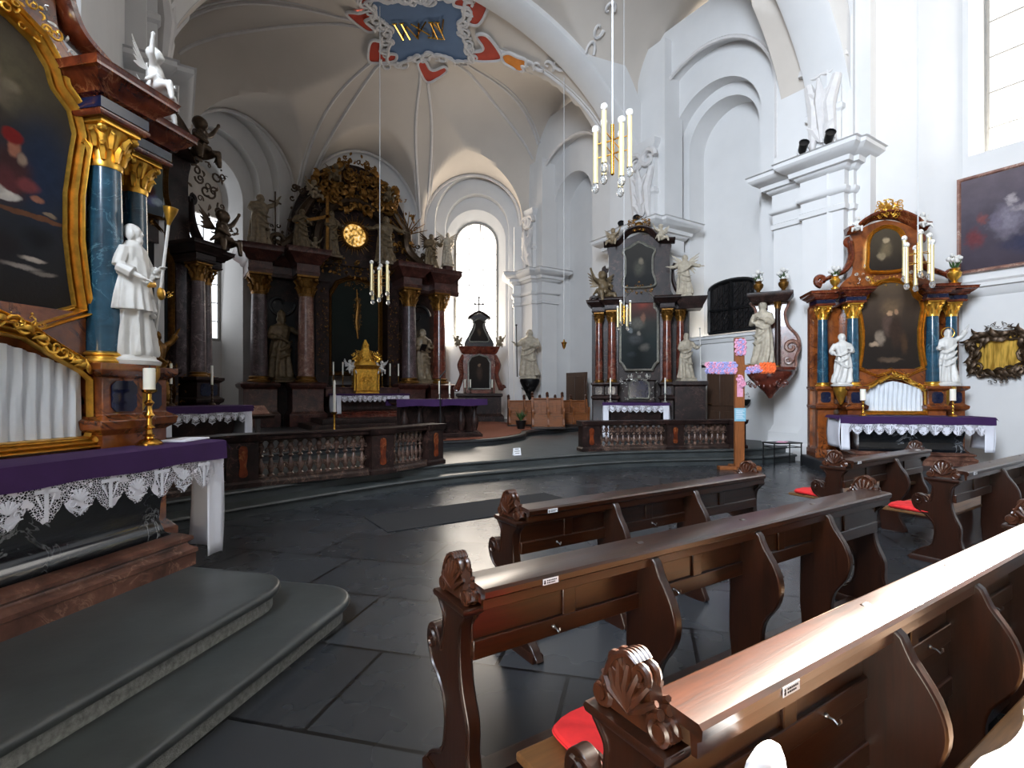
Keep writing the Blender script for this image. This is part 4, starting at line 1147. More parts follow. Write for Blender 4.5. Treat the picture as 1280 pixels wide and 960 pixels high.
def blue_altar(loc, rz, proj, lab, pmat, amat, seed, fine):
    P = dict(BLUE); P.update(label=lab['retable'], loc=loc, rz=rz, pmat=pmat, amat=amat, seed=seed, fine=fine)
    t = retable(P)
    curtain_niche(t, -.06, seed)
    q = MB(); q.box(-.62, .62, -.0, .5, .55, 1.0); q.rect(-.58, .58, -.04, .5, [(0, .82), (.03, .85), (.03, .93), (0, .95)]); q.build('predella', M['orange_marble'], t)
    q = MB(); o2 = [(-.60, 1.0), (.60, 1.0), (.60, 1.85), (-.60, 1.85)]; q.prism(o2, .02, .42); q.build('predella_panel', M['orange_marble'], t)
    # brackets for the statues between the columns
    for s in (-1, 1):
        q = MB(); q.lathe([(.02, 1.12), (.08, 1.25), (.12, 1.36), (.15, 1.42), (.15, 1.48), (.13, 1.5)], 12, (s * .95, -.03, 0)); q.build('bracket', M['gold'], t)
        # gilded and silvered acanthus on the attic shoulders
        q = MB(); ornament(q, (s * .5, .14, 3.75), .16, .26, 9, seed + 5, symm=False); q.build('side_carving', M['silver'], t)
    Rm = Matrix.Rotation(rz, 4, 'Z'); mp = Vector(loc) + Rm @ Vector((0, -proj, 0))
    altar_table(lab['table'], mp, rz, .95, proj - .18, .90, 'black_marble', 'base_marble')
    altar_cloths('', mp, rz, .95, proj - .18, .90, 0, .84 if fine else .60, .32, .185, purple_drop=.125, lbl_p=lab['cover'], lbl_l=lab['linen'], over=.31)
    return t

def at(loc, rz, x, y, z):
    v = Vector(loc) + Matrix.Rotation(rz, 4, 'Z') @ Vector((x, y, z)); return (v.x, v.y, v.z)

def altars():
    # ---------------- near altar at the nave corner
    L = Vector((-.93, 4.24, .30)); rl = R(45)
    pm = canvas('painting_saint_at_table', ((1.8, 3.6), [(0, '1d1712'), (.25, '20242c'), (.5, '252c38'), (.75, '39352e'), (1, '4b4234')]),
        [(.1, 3.25, .45, .35, '5a523f', .9), (.10, 3.12, .16, .17, '6d6454', .8), (.03, 3.28, .10, .10, '8a7b64', .7), (.16, 3.2, .09, .05, '7e735f', .7), (.02, 3.02, .2, .09, '39332c', .7), (.36, 2.75, .3, .5, '1b2b45', .9), (.16, 2.66, .17, .24, '43282a', .6), (.14, 2.60, .11, .14, '5d2f33', .6), (.19, 2.83, .05, .075, 'a8705a', .5), (.18, 2.90, .075, .055, '861f1e', .35), (.235, 2.77, .035, .06, '9a8474', .6), (.27, 2.62, .09, .06, '7c3d40', .6), (.33, 2.55, .05, .03, 'a06d58', .5),
         (.12, 2.52, .13, .045, 'c9c4bd', .3), (.07, 2.55, .09, .04, 'b3ada6', .4), (.28, 2.43, .3, .022, '6b4630', .4), (.40, 2.47, .05, .02, '8d7d6a', .5), (.30, 2.16, .10, .022, 'b5aaa0', .6), (.22, 2.10, .16, .022, '968e88', .7), (.36, 2.08, .10, .02, '7b746e', .6), (.1, 2.2, .2, .16, '231f22', .8), (.33, 2.3, .14, .1, '17191f', .8)], warp=.07)
    am = canvas('painting_attic_dark', ((3.9, 4.8), [(0, '17120e'), (1, '2c241a')]), [(0, 4.3, .15, .25, '5a4634', .8), (.02, 4.5, .06, .08, '9a7a5c', .6)])
    t = blue_altar(L, rl, .44, dict(retable='side altar with blue marble columns beside the near purple-covered altar table', table='near black marble altar table with white veins on two slate steps', cover='purple cover on the near altar table, candle standing on it', linen='white linen with lace border hanging over the near altar table'), pm, am, 5, True)
    candlestick('turned brass candlestick on the near purple altar cover', 'thick white candle in the brass candlestick on the near altar', at(L, rl, .80, -.30, .918), h=.40, ch=.155, r=.085, cr=.038)
    # paper lying on the cloth
    q = MB(); q.M = Matrix.Rotation(.2, 4, 'Z'); q.box(-.16, .16, -.10, .10, 0, .006); q.box(-.14, .17, -.09, .11, .006, .010)
    tag(q.build('folded_cloth', M['linen'], None, loc=at(L, rl, 1.16, -.26, .918), rz=rl), 'white folded cloth lying on the corner of the near altar', 'cloth')
    # statue with the staff
    s = statue('white statue of a cleric holding a long staff beside the near blue column', at(L, rl, .87, -.08, 1.5), rl + R(18), h=.98, pose='book', seed=3, mat='white_statue', base='round', res=.0062, scx=.95, turn=.2, layers=((.84, .08, .60, .155, .05, 11), (.66, .12, .34, .185, .10, 15)))
    q = MB(); q.tube([(.15, -.06, .13), (-.02, -.26, 1.06)], .011, 7); q.build('staff', M['white_statue'], s)
    q = MB(); q.lathe([(.012, 0), (.016, .02), (.045, .10), (.05, .13), (.03, .135)], 12, (0, 0, 0)); o = q.build('staff_tip', M['gold'], s); o.location = (-.02, -.26, 1.05); o.rotation_euler = (R(12), R(-10), 0)
    q = MB(); ornament(q, (.07, -.17, .55), .06, .05, 6, 2, symm=False); q.sphere((.07, -.16, .55), (.05, .02, .05), 10, 6); q.build('gilt_tassel', M['gold'], s)
    q = MB(); q.tube([(-.10, -.06, .66), (-.03, -.125, .60), (.06, -.12, .62), (.11, -.05, .68)], [.02, .03, .02], 7, flat=(0, 1, 0)); q.build('gilt_sash', M['gold'], s)
    # putto with gilded drapery on the entablature
    putto('white putto with gilded drapery on the near altar cornice', at(L, rl, 1.02, -.12, 3.60), rl + .5, .42, 2, flip=-1)
    putto('white putto above the far column of the near blue altar', at(L, rl, 1.30, .15, 3.58), rl + .3, .36, 5, flip=1)
    # two steps with moulded edges and dressed risers
    for k, (x0, x1, yf, z0, z1, lab) in enumerate(((-2.2, 1.22, -1.80, 0, .15, 'floor_altar_step_1'), (-2.2, 0.97, -1.42, .15, .30, 'floor_altar_step_2'))):
        rr = .34
        def outl(off):
            o = [(-2.2, yf + off)]
            for i in range(9):
                a = -pi / 2 + (pi / 2) * i / 8; o.append((x1 - rr + (rr - off) * cos(a), yf + rr + (rr - off) * sin(a)))
            o.append((x1 - off, .75)); o.append((-2.2, .75)); return o
        mb = MB(); prof = [(.05, z0), (.05, z1 - .055)]
        mb.loft([[(x, y, z) for x, y in outl(o)] for o, z in prof]); r_ = struct(mb.build(lab, M['slate_hewn'], None, loc=(L.x, L.y, 0), rz=rl))
        mb = MB(); prof = [(.03, z1 - .055), (.008, z1 - .05), (0, z1 - .035), (0, z1 - .02), (.008, z1 - .006), (.022, z1), (.05, z1 + .0005)]
        mb.loft([[(x, y, z) for x, y in outl(o)] for o, z in prof]); mb.build('tread', M['slate'], r_)
    # ---------------- twin altar across the nave
    A = Vector((12.27, 4.67, .22)); ra = R(-45)
    pm2 = canvas('painting_two_figures', ((1.8, 3.6), [(0, '1b1410'), (.4, '2a2018'), (.7, '43352a'), (1, '5d4c3a')]),
        [(0, 3.1, .3, .3, '6b5640', .9), (-.05, 2.75, .13, .3, '57443a', .6), (.1, 2.6, .16, .45, '3a2a20', .6), (-.02, 2.98, .06, .08, 'b18d6c', .5), (.1, 3.02, .06, .08, 'a27c5e', .5), (-.2, 2.5, .12, .2, '8a7a6a', .6), (-.3, 2.35, .12, .06, 'a89078', .6), (.0, 2.05, .3, .06, '5b4a3b', .7), (.25, 2.4, .1, .3, '4a3524', .7)])
    am2 = canvas('painting_attic_figure', ((3.9, 4.8), [(0, '201812'), (1, '4d4232')]), [(0, 4.35, .17, .25, '6f6048', .8), (.0, 4.55, .07, .09, 'b09b7c', .6), (-.08, 4.2, .1, .12, '8a7a60', .6)])
    blue_altar(A, ra, .80, dict(retable='side altar with blue columns under the far-side brass lamp, beside the gold mirror', table='black altar table behind the pews, below the blue columns and beside the gold mirror', cover='dark purple cover with two candles, on the altar beside the gold mirror', linen='white linen with lace on the altar beside the gold mirror'), pm2, am2, 9, False)
    for x, w in ((-.78, 'column with the veiled saint'), (.74, 'gold mirror')):
        candlestick('brass candlestick on the altar beside the %s' % w, 'white candle on the altar nearest the %s' % w, at(A, ra, x, -.62, .918), h=.30, ch=.22, r=.07, cr=.05)
    statue('white statue of a veiled saint between blue columns, next to the red consecration cross', at(A, ra, -.95, -.08, 1.5), ra, h=1.0, pose='book', seed=11, mat='white_statue', hat='hood', beard=False, base='round', scx=1.1)
    statue('white statue with a gilded cloak between blue columns, towards the gold mirror', at(A, ra, .95, -.08, 1.5), ra - .2, h=1.05, pose='up', seed=13, mat='white_statue', base='round', attr=(('halo', 'gold'),))
    putto('white winged putto on the left shoulder of the altar beside the gold mirror', at(A, ra, -.60, .12, 4.74), ra, .36, 1, group=None)
    putto('white winged putto on the right shoulder of the altar beside the gold mirror', at(A, ra, .62, .12, 4.74), ra, .36, 2, flip=-1)
    urn('white flowers with red heart on the left cornice of the altar beside the gold mirror', at(A, ra, -1.05, .0, 3.52), .45, 3, 'gold')
    urn('white flower vase on the right cornice of the altar beside the gold mirror', at(A, ra, 1.1, .0, 3.52), .55, 4, 'gold')
    # dark stepped base under the twin altar
    mb = MB(); mb.rect(-1.5, 1.5, -1.6, .7, [(0, 0), (0, .18), (-.03, .22)]); struct(mb.build('floor_altar_dais', M['slate_dark'], None, loc=(A.x, A.y, 0), rz=ra))
    # ---------------- dark altar on the right-hand pier
    B = Vector((11.05, 10.4, .30)); rb = R(-46)
    pb = canvas('painting_cloud_vision', ((2, 4.2), [(0, '1c2224'), (.35, '2c3434'), (.6, '3d3f3c'), (.8, '63423c'), (1, '7d3f38')]),
        [(.1, 3.9, .25, .25, '8d4a40', .8), (-.05, 3.3, .3, .25, '6c6a62', .8), (.12, 3.45, .1, .2, '8a6656', .6), (-.1, 2.85, .3, .2, '56585a', .8), (.15, 2.6, .2, .15, '6f6c66', .7), (-.2, 2.4, .2, .12, '3c4448', .7), (0, 3.0, .08, .1, '9c958a', .6), (-.25, 3.1, .1, .1, '7f8588', .6)])
    ab = canvas('painting_attic_cloud', ((4.3, 5.6), [(0, '202326'), (1, '3c3a36')]), [(0, 4.9, .25, .35, '55544c', .9), (.05, 5.1, .1, .14, '7a7264', .6)])
    P = dict(DARK); P.update(label='tall dark marble altar with a cloud painting behind the balustrade, by the right-hand pier', loc=B, rz=rb, pmat=pb, amat=ab, seed=21)
    t = retable(P)
    def tabernacle(t, z=1.15, m='silver'):
        q = MB(); q.rect(-.42, .42, .05, .5, [(.05, .95), (.05, 1.0), (0, 1.03), (0, 1.6), (.04, 1.64), (.04, 1.7)]); o = q.build('predella', M['dark_marble'], t)
        q = MB(); q.sweep(mir([(0, z), (.24, z), (.26, z + .1), (.24, z + .38), (.1, z + .5), (0, z + .52)]), [(a, .02 + b) for a, b in frame_prof(.05)]); ornament(q, (0, -.02, z + .6), .3, .16, 14, 8); ornament(q, (0, -.02, z - .03), .4, .08, 10, 9)
        for s in (-1, 1): ornament(q, (s * .42, 0, z + .25), .14, .3, 10, 10 + s, symm=False)
        q.build('tabernacle_frame', M[m], o)
        q = MB(); q.fill(mir([(0, z), (.24, z), (.26, z + .1), (.24, z + .38), (.1, z + .5), (0, z + .52)]), .03); q.build('tabernacle_panel', M['navy'], o)
    tabernacle(t)
    mp = Vector(at(B, rb, -.1, -.75, 0))
    altar_table('dark altar table behind the balustrade below the cloud painting', mp, rb, .72, .6, 1.0, 'dark_marble', 'dark_marble')
    altar_cloths('', mp, rb, .72, .6, 1.0, 0, .9, .24, .16, purple_drop=.06, lbl_p='purple cover on the altar below the cloud painting', lbl_l='white linen with lace on the altar below the cloud painting', over=.14)
    for x, w in ((-.78, 'hanging lamp'), (.68, 'monk statue')):
        candlestick('slim silver candlestick on the dark altar, on the side of the %s' % w, 'thin white candle on the dark altar, on the side of the %s' % w, at(B, rb, x, -.5, 1.02), h=.25, ch=.42, r=.06, cr=.018, mat='silver')
    statue('stone monk statue with a tall white staff on the dark altar behind the balustrade', at(B, rb, 1.28, .0, 1.6), rb + .25, h=1.25, pose='staff', seed=31, mat='stone_statue', base='block', attr=(('staff', 'white_statue'),), hat=None)
    q = MB(); q.rect(-.4, .4, -.35, .45, [(.04, 0), (.04, .3), (0, .35), (0, 1.45), (.06, 1.5), (.06, 1.6)]); q.build('statue_plinth', M['dark_marble'], t).location = (1.35, .1, 0)
    q = MB(); q.rect(-.3, .3, -.3, .3, [(0, 3.62), (.02, 3.7), (.1, 3.85), (.12, 3.94), (0, 3.95)]); q.build('entablature_wing', M['dark_marble'], t).location = (1.4, .25, 0)
    putto('dark gesturing angel on the left cornice of the altar with the cloud painting', at(B, rb, -1.0, -.05, 3.98), rb + .4, .95, 3, 'dim_statue', flip=-1, cat='angel')
    statue('white winged angel seated on the right cornice of the altar with the cloud painting', at(B, rb, 1.25, .1, 3.96), rb - .2, h=1.1, pose='spread', seed=33, mat='stone_statue', base='block', beard=False, attr=(('wings', 'stone_statue'),), cat='angel', scx=1.2)
    putto('pale putto on the left top corner of the altar with the cloud painting', at(B, rb, -.75, .2, 5.60), rb, .55, 4, 'ivory_statue')
    putto('pale putto on the right top corner of the altar with the cloud painting', at(B, rb, .62, .2, 5.62), rb, .55, 5, 'stone_statue', flip=-1)
    # ---------------- its dark twin on the left
    C = Vector((-.25, 10.5, .30)); rc = R(36)
    pc = canvas('painting_dim_saint', ((2, 4.2), [(0, '15181a'), (.6, '24282c'), (1, '2e2a26')]), [(.0, 3.2, .2, .4, '43403c', .7), (0, 3.6, .08, .1, '7a6a5a', .6)])
    ac = canvas('painting_man_in_blue_sky', ((4.3, 5.6), [(0, '4d5660'), (.5, '55605f'), (1, '6a6450')]), [(.12, 4.62, .2, .16, '6a6f9c', .6), (.1, 4.78, .14, .2, '4a2622', .5), (-.1, 5.1, .14, .35, '4a2a24', .7), (.1, 4.95, .07, .08, '8a5a48', .5), (.25, 4.6, .14, .08, 'a9b7c6', .6)])
    P = dict(DARK); P.update(label='dark altar with red marble columns behind the statue with the long staff', loc=C, rz=rc, pmat=pc, amat=ac, seed=27, fmat='goldd', shaft='grey_marble')
    t = retable(P); tabernacle(t, m='goldd')
    mp = Vector(at(C, rc, .35, -.75, 0))
    altar_table('small dark altar table behind the near candlestick', mp, rc, .66, .6, 1.05, 'dark_marble', 'dark_marble')
    altar_cloths('', mp, rc, .66, .6, 1.05, 0, .88, .24, .15, purple_drop=.10, lbl_p='purple cover on the small altar behind the near candlestick', lbl_l='white linen with lace on the small altar behind the near candlestick', over=.16)
    for x, w in ((.0, 'long staff'), (.75, 'bishop statue')):
        candlestick('slim dark candlestick on the small altar, on the side of the %s' % w, 'thin white candle on the small altar, on the side of the %s' % w, at(C, rc, x, -.35, 1.07), h=.36, ch=.34, r=.06, cr=.02, mat='bronze')
    statue('gilded and silver figure group on the small altar behind the near candlestick', at(C, rc, -.1, -.16, 1.07), rc, h=1.15, pose='up', seed=35, mat='goldd', base='round', beard=False)
    putto('dark bronze angel on the top of the altar behind the long staff', at(C, rc, .85, .1, 5.55), rc + .3, .95, 7, 'bronze', flip=1, cat='angel')
    putto('dark bronze angel with outstretched wing beside the painting of the man in blue', at(C, rc, 1.2, -.05, 3.98), rc + .3, .9, 8, 'bronze', flip=1, cat='angel')
    q = MB(); ornament(q, (.95, .1, 5.4), .35, .6, 30, 5, symm=False, dep=.15); q.build('carved_foliage', M['bronze'], t)
    q = MB(); ornament(q, (1.25, .2, 4.4), .3, .5, 24, 6, symm=False, dep=.15); q.build('carved_foliage', M['bronze'], t)

def high_altar():
    H = Vector((5.6, 18.6, .75)); t = E('high_altar', 'towering dark high altar with marble columns and a golden glory window', 'altarpiece', H)
    def hx(x): return x
    # curved pedestal zone
    q = MB()
    for (x0, x1, y0) in ((-3.75, -2.75, .0), (-2.35, -1.35, -.35), (1.35, 2.35, -.35), (2.75, 3.75, .0)):
        q = MB(); q.rect(x0, x1, y0, 1.5, [(.1, -.3), (.1, .1), (.03, .18), (0, .22), (0, .95), (.08, 1.02), (.1, 1.12), (.0, 1.18)]); q.build('pedestal', M['deep_marble'], t, bevel=.01)
    q = MB(); q.box(-3.6, 3.6, .55, 1.5, -.3, 1.12); q.build('podium', M['dark_marble'], t)
    # columns with gilded capitals
    for x, y, m in ((-3.25, .35, 'grey_marble'), (-1.85, 0, 'rose_marble'), (1.85, 0, 'grey_marble'), (3.25, .35, 'red_marble')):
        column(t, x, y, 1.18, 4.75, .27, M[m], M['goldd'], 18, 7)
    for s in (-1, 1):
        q = MB(); q.box(s * 2.55 - .8, s * 2.55 + .8, .9, 1.3, 1.1, 4.8); q.build('niche_wall', M['dark_marble'], t)
        q = MB(); q.rect(s * 1.28 - .22, s * 1.28 + .22, .15, 1.0, [(0, 1.1), (0, 4.6), (.05, 4.7)]); pl = q.build('pilaster', M['dark_marble'], t); q = MB(); ornament(q, (s * 1.28, .12, 3.0), .2, 1.5, 60, 12 + s, .75, symm=False, dep=.06); q.build('gilt_carving', M['goldd'], pl)
        q = MB(); ep = [(0, 0), (.02, .12), (0, .14), (0, .42), (.08, .48), (.12, .6), (.26, .75), (.30, .8), (.3, .9), (.34, 1.0), (0, 1.02)]
        for x, y in ((s * 3.25, .35), (s * 1.85, 0)): q.rect(x - .36, x + .36, y - .36, 1.5, [(o, 4.75 + z * .85) for o, z in ep])
        a, b = sorted((s * 3.2, s * 1.9)); q.rect(a, b, .5, 1.4, [(o, 4.75 + z * .85 - .01) for o, z in ep]); q.build('entablature', M['deep_marble'], t)
        q = MB(); q.box(s * 2.55 - .5, s * 2.55 + .5, .85, .92, 1.3, 4.0); spiral(q, (s * 2.55, .85, 3.9), .5, 1, s, 0, .07); q.build('niche_panel', M['black'], t)
    # central painting of the altar
    po = mir([(0, 1.6), (.85, 1.6), (.85, 4.3), (.6, 4.75), (.3, 4.9), (0, 4.95)])
    q = MB(); q.fill(po, .62); q.build('painting', canvas('painting_dark_green', ((1.6, 5), [(0, '0d0f0c'), (.6, '14201a'), (1, '1a221c')]), [(.1, 3.6, .12, .9, '6b5a42', .8), (.1, 4.2, .08, .12, '9a866a', .6)]), t)
    q = MB(); q.sweep(po, [(o, .66 + 2 * y) for o, y in frame_prof(.16)]); q.build('painting_frame', M['goldd'], t)
    q = MB(); q.tube([(0, .45, 4.6), (.03, .42, 4.0), (-.03, .4, 3.4), (.03, .42, 2.8)], [.02, .06, .07, .03], 8); ornament(q, (0, .42, 3.7), .13, .85, 26, 66, 1.2, dep=.08); ornament(q, (0, .42, 4.75), .5, .16, 20, 67, dep=.1); q.build('gilt_pendant', M['goldd'], t)
    q = MB(); q.box(-1.7, 1.7, .85, 1.3, 4.2, 5.75); q.build('centre_panel', M['dark_marble'], t)
    # upper storey: dark arch packed with carving, round glory window in the middle
    q = MB(); out = mir([(0, 5.5), (2.5, 5.5), (2.3, 6.3), (2.15, 7.2), (1.75, 8.1), (1.2, 8.8), (.6, 9.15), (0, 9.25)]); q.prism([tuple(p[:2]) for p in smooth([(a, b, 0) for a, b in out], 4, True)], .75, 1.3); q.build('attic', M['dark_marble'], t)
    q = MB(); pth = [tuple(p[:2]) for p in smooth([(a, b, 0) for a, b in [(1.2, 5.6), (1.15, 6.6), (.8, 7.3), (0, 7.65), (-.8, 7.3), (-1.15, 6.6), (-1.2, 5.6)]], 8)]
    q.sweep(pth, [(0, .75), (.05, .5), (.15, .42), (.3, .45), (.36, .75)], closed=False); q.build('glory_arch', M['bronze'], t)
    q = MB(); q.lathe([(.42, 0), (.42, .02)], 28); o = q.build('glory_window', M['goldglass'], t); o.rotation_euler = (R(90), 0, 0); o.location = (-.02, .70, 6.62)
    q = MB()
    for k in range(40):
        a = TAU * k / 40; L = .75 if k % 2 else .6
        q.tube([(-.02 + .42 * cos(a), .66, 6.62 + .42 * sin(a)), (-.02 + L * cos(a), .62, 6.62 + L * sin(a))], [.028, .006], 5)
    for k in range(46):
        a = TAU * k / 46; q.sphere((-.02 + .46 * cos(a), .62, 6.62 + .46 * sin(a)), .055, 7, 5)
    q.build('glory_rays', M['goldd'], t)
    for nm, c, w, h, n, seed, m in (('carved_clouds', (0, .62, 8.2), 1.55, .8, 120, 41, 'goldd'), ('carved_foliage', (-1.75, .62, 7.0), .55, 1.3, 40, 42, 'bronze'), ('carved_foliage', (1.75, .62, 7.0), .55, 1.3, 40, 43, 'goldd'), ('carved_crest', (0, .55, 9.1), .7, .45, 36, 44, 'goldd'), ('carved_garland', (0, .5, 5.3), 1.3, .35, 44, 45, 'goldd'), ('carved_foliage', (-2.6, .6, 6.1), .5, .5, 26, 46, 'bronze'), ('carved_foliage', (2.6, .6, 6.1), .5, .5, 26, 47, 'bronze')):
        q = MB(); ornament(q, c, w, h, n, seed, .75, fat=1.7, symm=nm in ('carved_clouds', 'carved_crest', 'carved_garland'), dep=.3); q.build(nm, M[m], t)
    for s in (-1, 1):     # gilt volutes closing the upper storey
        q = MB(); q.tube(smooth([(s * 1.5, .55, 7.7), (s * 1.9, .5, 7.0), (s * 2.0, .45, 6.3), (s * 2.6, .4, 5.8)], 6), [.12, .2, .2, .14], 9); spiral(q, (s * 2.65, .35, 5.95), .3, 1.3, s, -pi / 2, .09); q.build('volute', M['bronze'], t)
    q = MB()
    for k in range(9):
        a = R(20 + 16 * k); q.tube([(1.9, .4, 6.9), (1.9 + .9 * cos(a), .35, 6.9 + .9 * sin(a))], [.03, .012], 5)
    q.build('gilt_rays', M['goldd'], t)
    S = lambda lab, x, y, z, **k: statue(lab, (H.x + x, H.y + y, H.z + z), **k)
    S('bishop statue with mitre between the columns left of the high altar painting', -2.55, .45, 1.18, h=2.15, pose='point', seed=51, mat='dim_statue', hat='mitre', attr=(('crozier', 'goldd'),), scx=1.15, rz=.35)
    S('saint statue with a pale shoulder cape between the columns right of the high altar painting', 2.6, .45, 1.18, h=2.0, pose='book', seed=52, mat='ivory_statue', scx=1.15, rz=.3, attr=(('book', 'black'),))
    S('statue group raising a club on the left end of the high altar cornice', -3.2, .35, 5.62, h=1.65, pose='up', seed=53, mat='ivory_statue', scx=1.35, rz=.4, attr=(('cross', 'bronze'),))
    S('cloaked statue beside the rib on the high altar cornice, above the lit column', -1.95, .1, 5.62, h=1.35, pose='pray', seed=54, mat='dim_statue', scx=1.2)
    S('figure with tall gilded cross left of the glory window', -.95, .15, 5.55, h=1.55, pose='staff', seed=55, mat='dim_statue', rz=.3)
    S('robed figure seated right of the glory window', 1.0, .15, 5.55, h=1.7, pose='spread', seed=56, mat='dim_statue', scx=1.25, rz=-.3)
    S('dark winged angel on the right end of the high altar cornice', 2.9, .3, 5.62, h=1.35, pose='bless', seed=57, mat='dim_statue', attr=(('wings', 'bronze'),), cat='angel', scx=1.3)
    S('pale statue standing on a red marble block beside the bright window', 3.75, .6, 5.95, h=1.3, pose='lstaff', seed=58, mat='stone_statue', rz=-.2, attr=(('wings', 'stone_statue'),))
    q = MB(); q.rect(3.42, 4.05, .25, 1.0, [(0, 4.7), (.03, 4.85), (0, 4.9), (0, 5.35), (.1, 5.5), (.12, 5.62), (.0, 5.64)]); q.rect(3.6, 3.9, .45, .8, [(0, 5.64), (0, 5.95)]); q.build('entablature_wing', M['deep_marble'], t)
    cr = MB(); z0 = H.z + 5.6; cr.box(-.05, .05, -.03, .03, 0, 2.0); cr.M = Matrix.Rotation(-.35, 4, 'Y'); cr.box(-.65, .55, -.03, .03, 1.2, 1.3); tag(cr.build('gilded_cross', M['goldd'], None, loc=(H.x - 1.15, H.y + .02, z0)), 'tall gilded wooden cross held beside the glory window', 'cross')
    for lab, x, z, h, m, f in (('putto flying at the upper left of the high altar glory', -1.5, 7.6, .75, 'ivory_statue', -1), ('putto at the top left of the high altar carving', -.8, 8.35, .75, 'dim_statue', 1), ('putto at the right of the high altar carving', 1.15, 8.0, .7, 'dim_statue', 1), ('cherub above the left inner column of the high altar', -1.5, 5.75, .6, 'ivory_statue', 1)):
        putto(lab, (H.x + x, H.y + .32, H.z + z), 0, h, 3, m, flip=f)
    # tabernacle, mensa, cloths, candles
    tb = E('tabernacle', 'gilded tabernacle with angels in the middle of the high altar table', 'tabernacle', (H.x + .08, H.y - .30, H.z + .80))
    q = MB(); q.rect(-.36, .36, -.2, .28, [(.06, 0), (.06, .06), (0, .1), (0, .85), (.05, .9), (.09, .98), (.0, 1.0)]); q.build('body', M['gold'], tb)
    q = MB(); q.prism(mir([(0, .12), (.2, .12), (.2, .6), (.12, .74), (0, .78)]), -.24, -.19); ornament(q, (0, -.24, .42), .2, .3, 22, 61); q.build('door', M['gold'], tb)
    q = MB(); q.lathe([(.42, 1.0), (.4, 1.06), (.3, 1.22), (.16, 1.5), (.1, 1.75), (.03, 1.9)], 16, sy=.7); ornament(q, (0, -.1, 1.35), .5, .35, 26, 62, dep=.12); q.build('canopy', M['gold'], tb)
    for s in (-1, 1):
        q = MB(); q.lathe([(.05, .1), (.045, .6), (.06, .7), (.08, .85)], 10, (s * .42, -.18, 0)); q.build('colonnette', M['gold'], tb)
        putto('gilt-edged kneeling angel at the %s of the tabernacle' % ('bishop side' if s < 0 else 'window side'), (H.x + .08 + s * .55, H.y - .42, H.z + 1.55), 0, .5, 4, 'white_statue', flip=s, cat='angel')
    m0 = (H.x + .1, H.y - 1.15, H.z)
    altar_table('long altar table of the high altar', m0, 0, 1.15, .85, .78, 'dark_marble', 'red_marble')
    altar_cloths('', m0, 0, 1.15, .85, .78, 0, .62, .26, .17, purple_drop=.05, lbl_p='dark purple cover on the high altar table below the tabernacle', lbl_l='white linen with lace on the high altar table below the tabernacle', over=.1)
    q = MB(); q.rect(-1.35, 1.35, 0, .35, [(0, .7), (0, .95), (.03, .98), (.03, 1.02)]); q.build('gradine', M['deep_marble'], t).location = (0.08, -.32, 0)
    names = ['bishop end of the row', 'second from the bishop end', 'third from the bishop end', 'third from the window end', 'second from the window end', 'window end of the row']
    for i, x in enumerate((-1.1, -.78, -.46, .62, .92, 1.24)):
        candlestick('brass candlestick on the high altar, %s' % names[i], 'tall white candle on the high altar, %s' % names[i], (H.x + .1 + x, H.y - .22, H.z + 1.02), h=.42, ch=.45, r=.07, cr=.026, mat='goldd', seg=10)

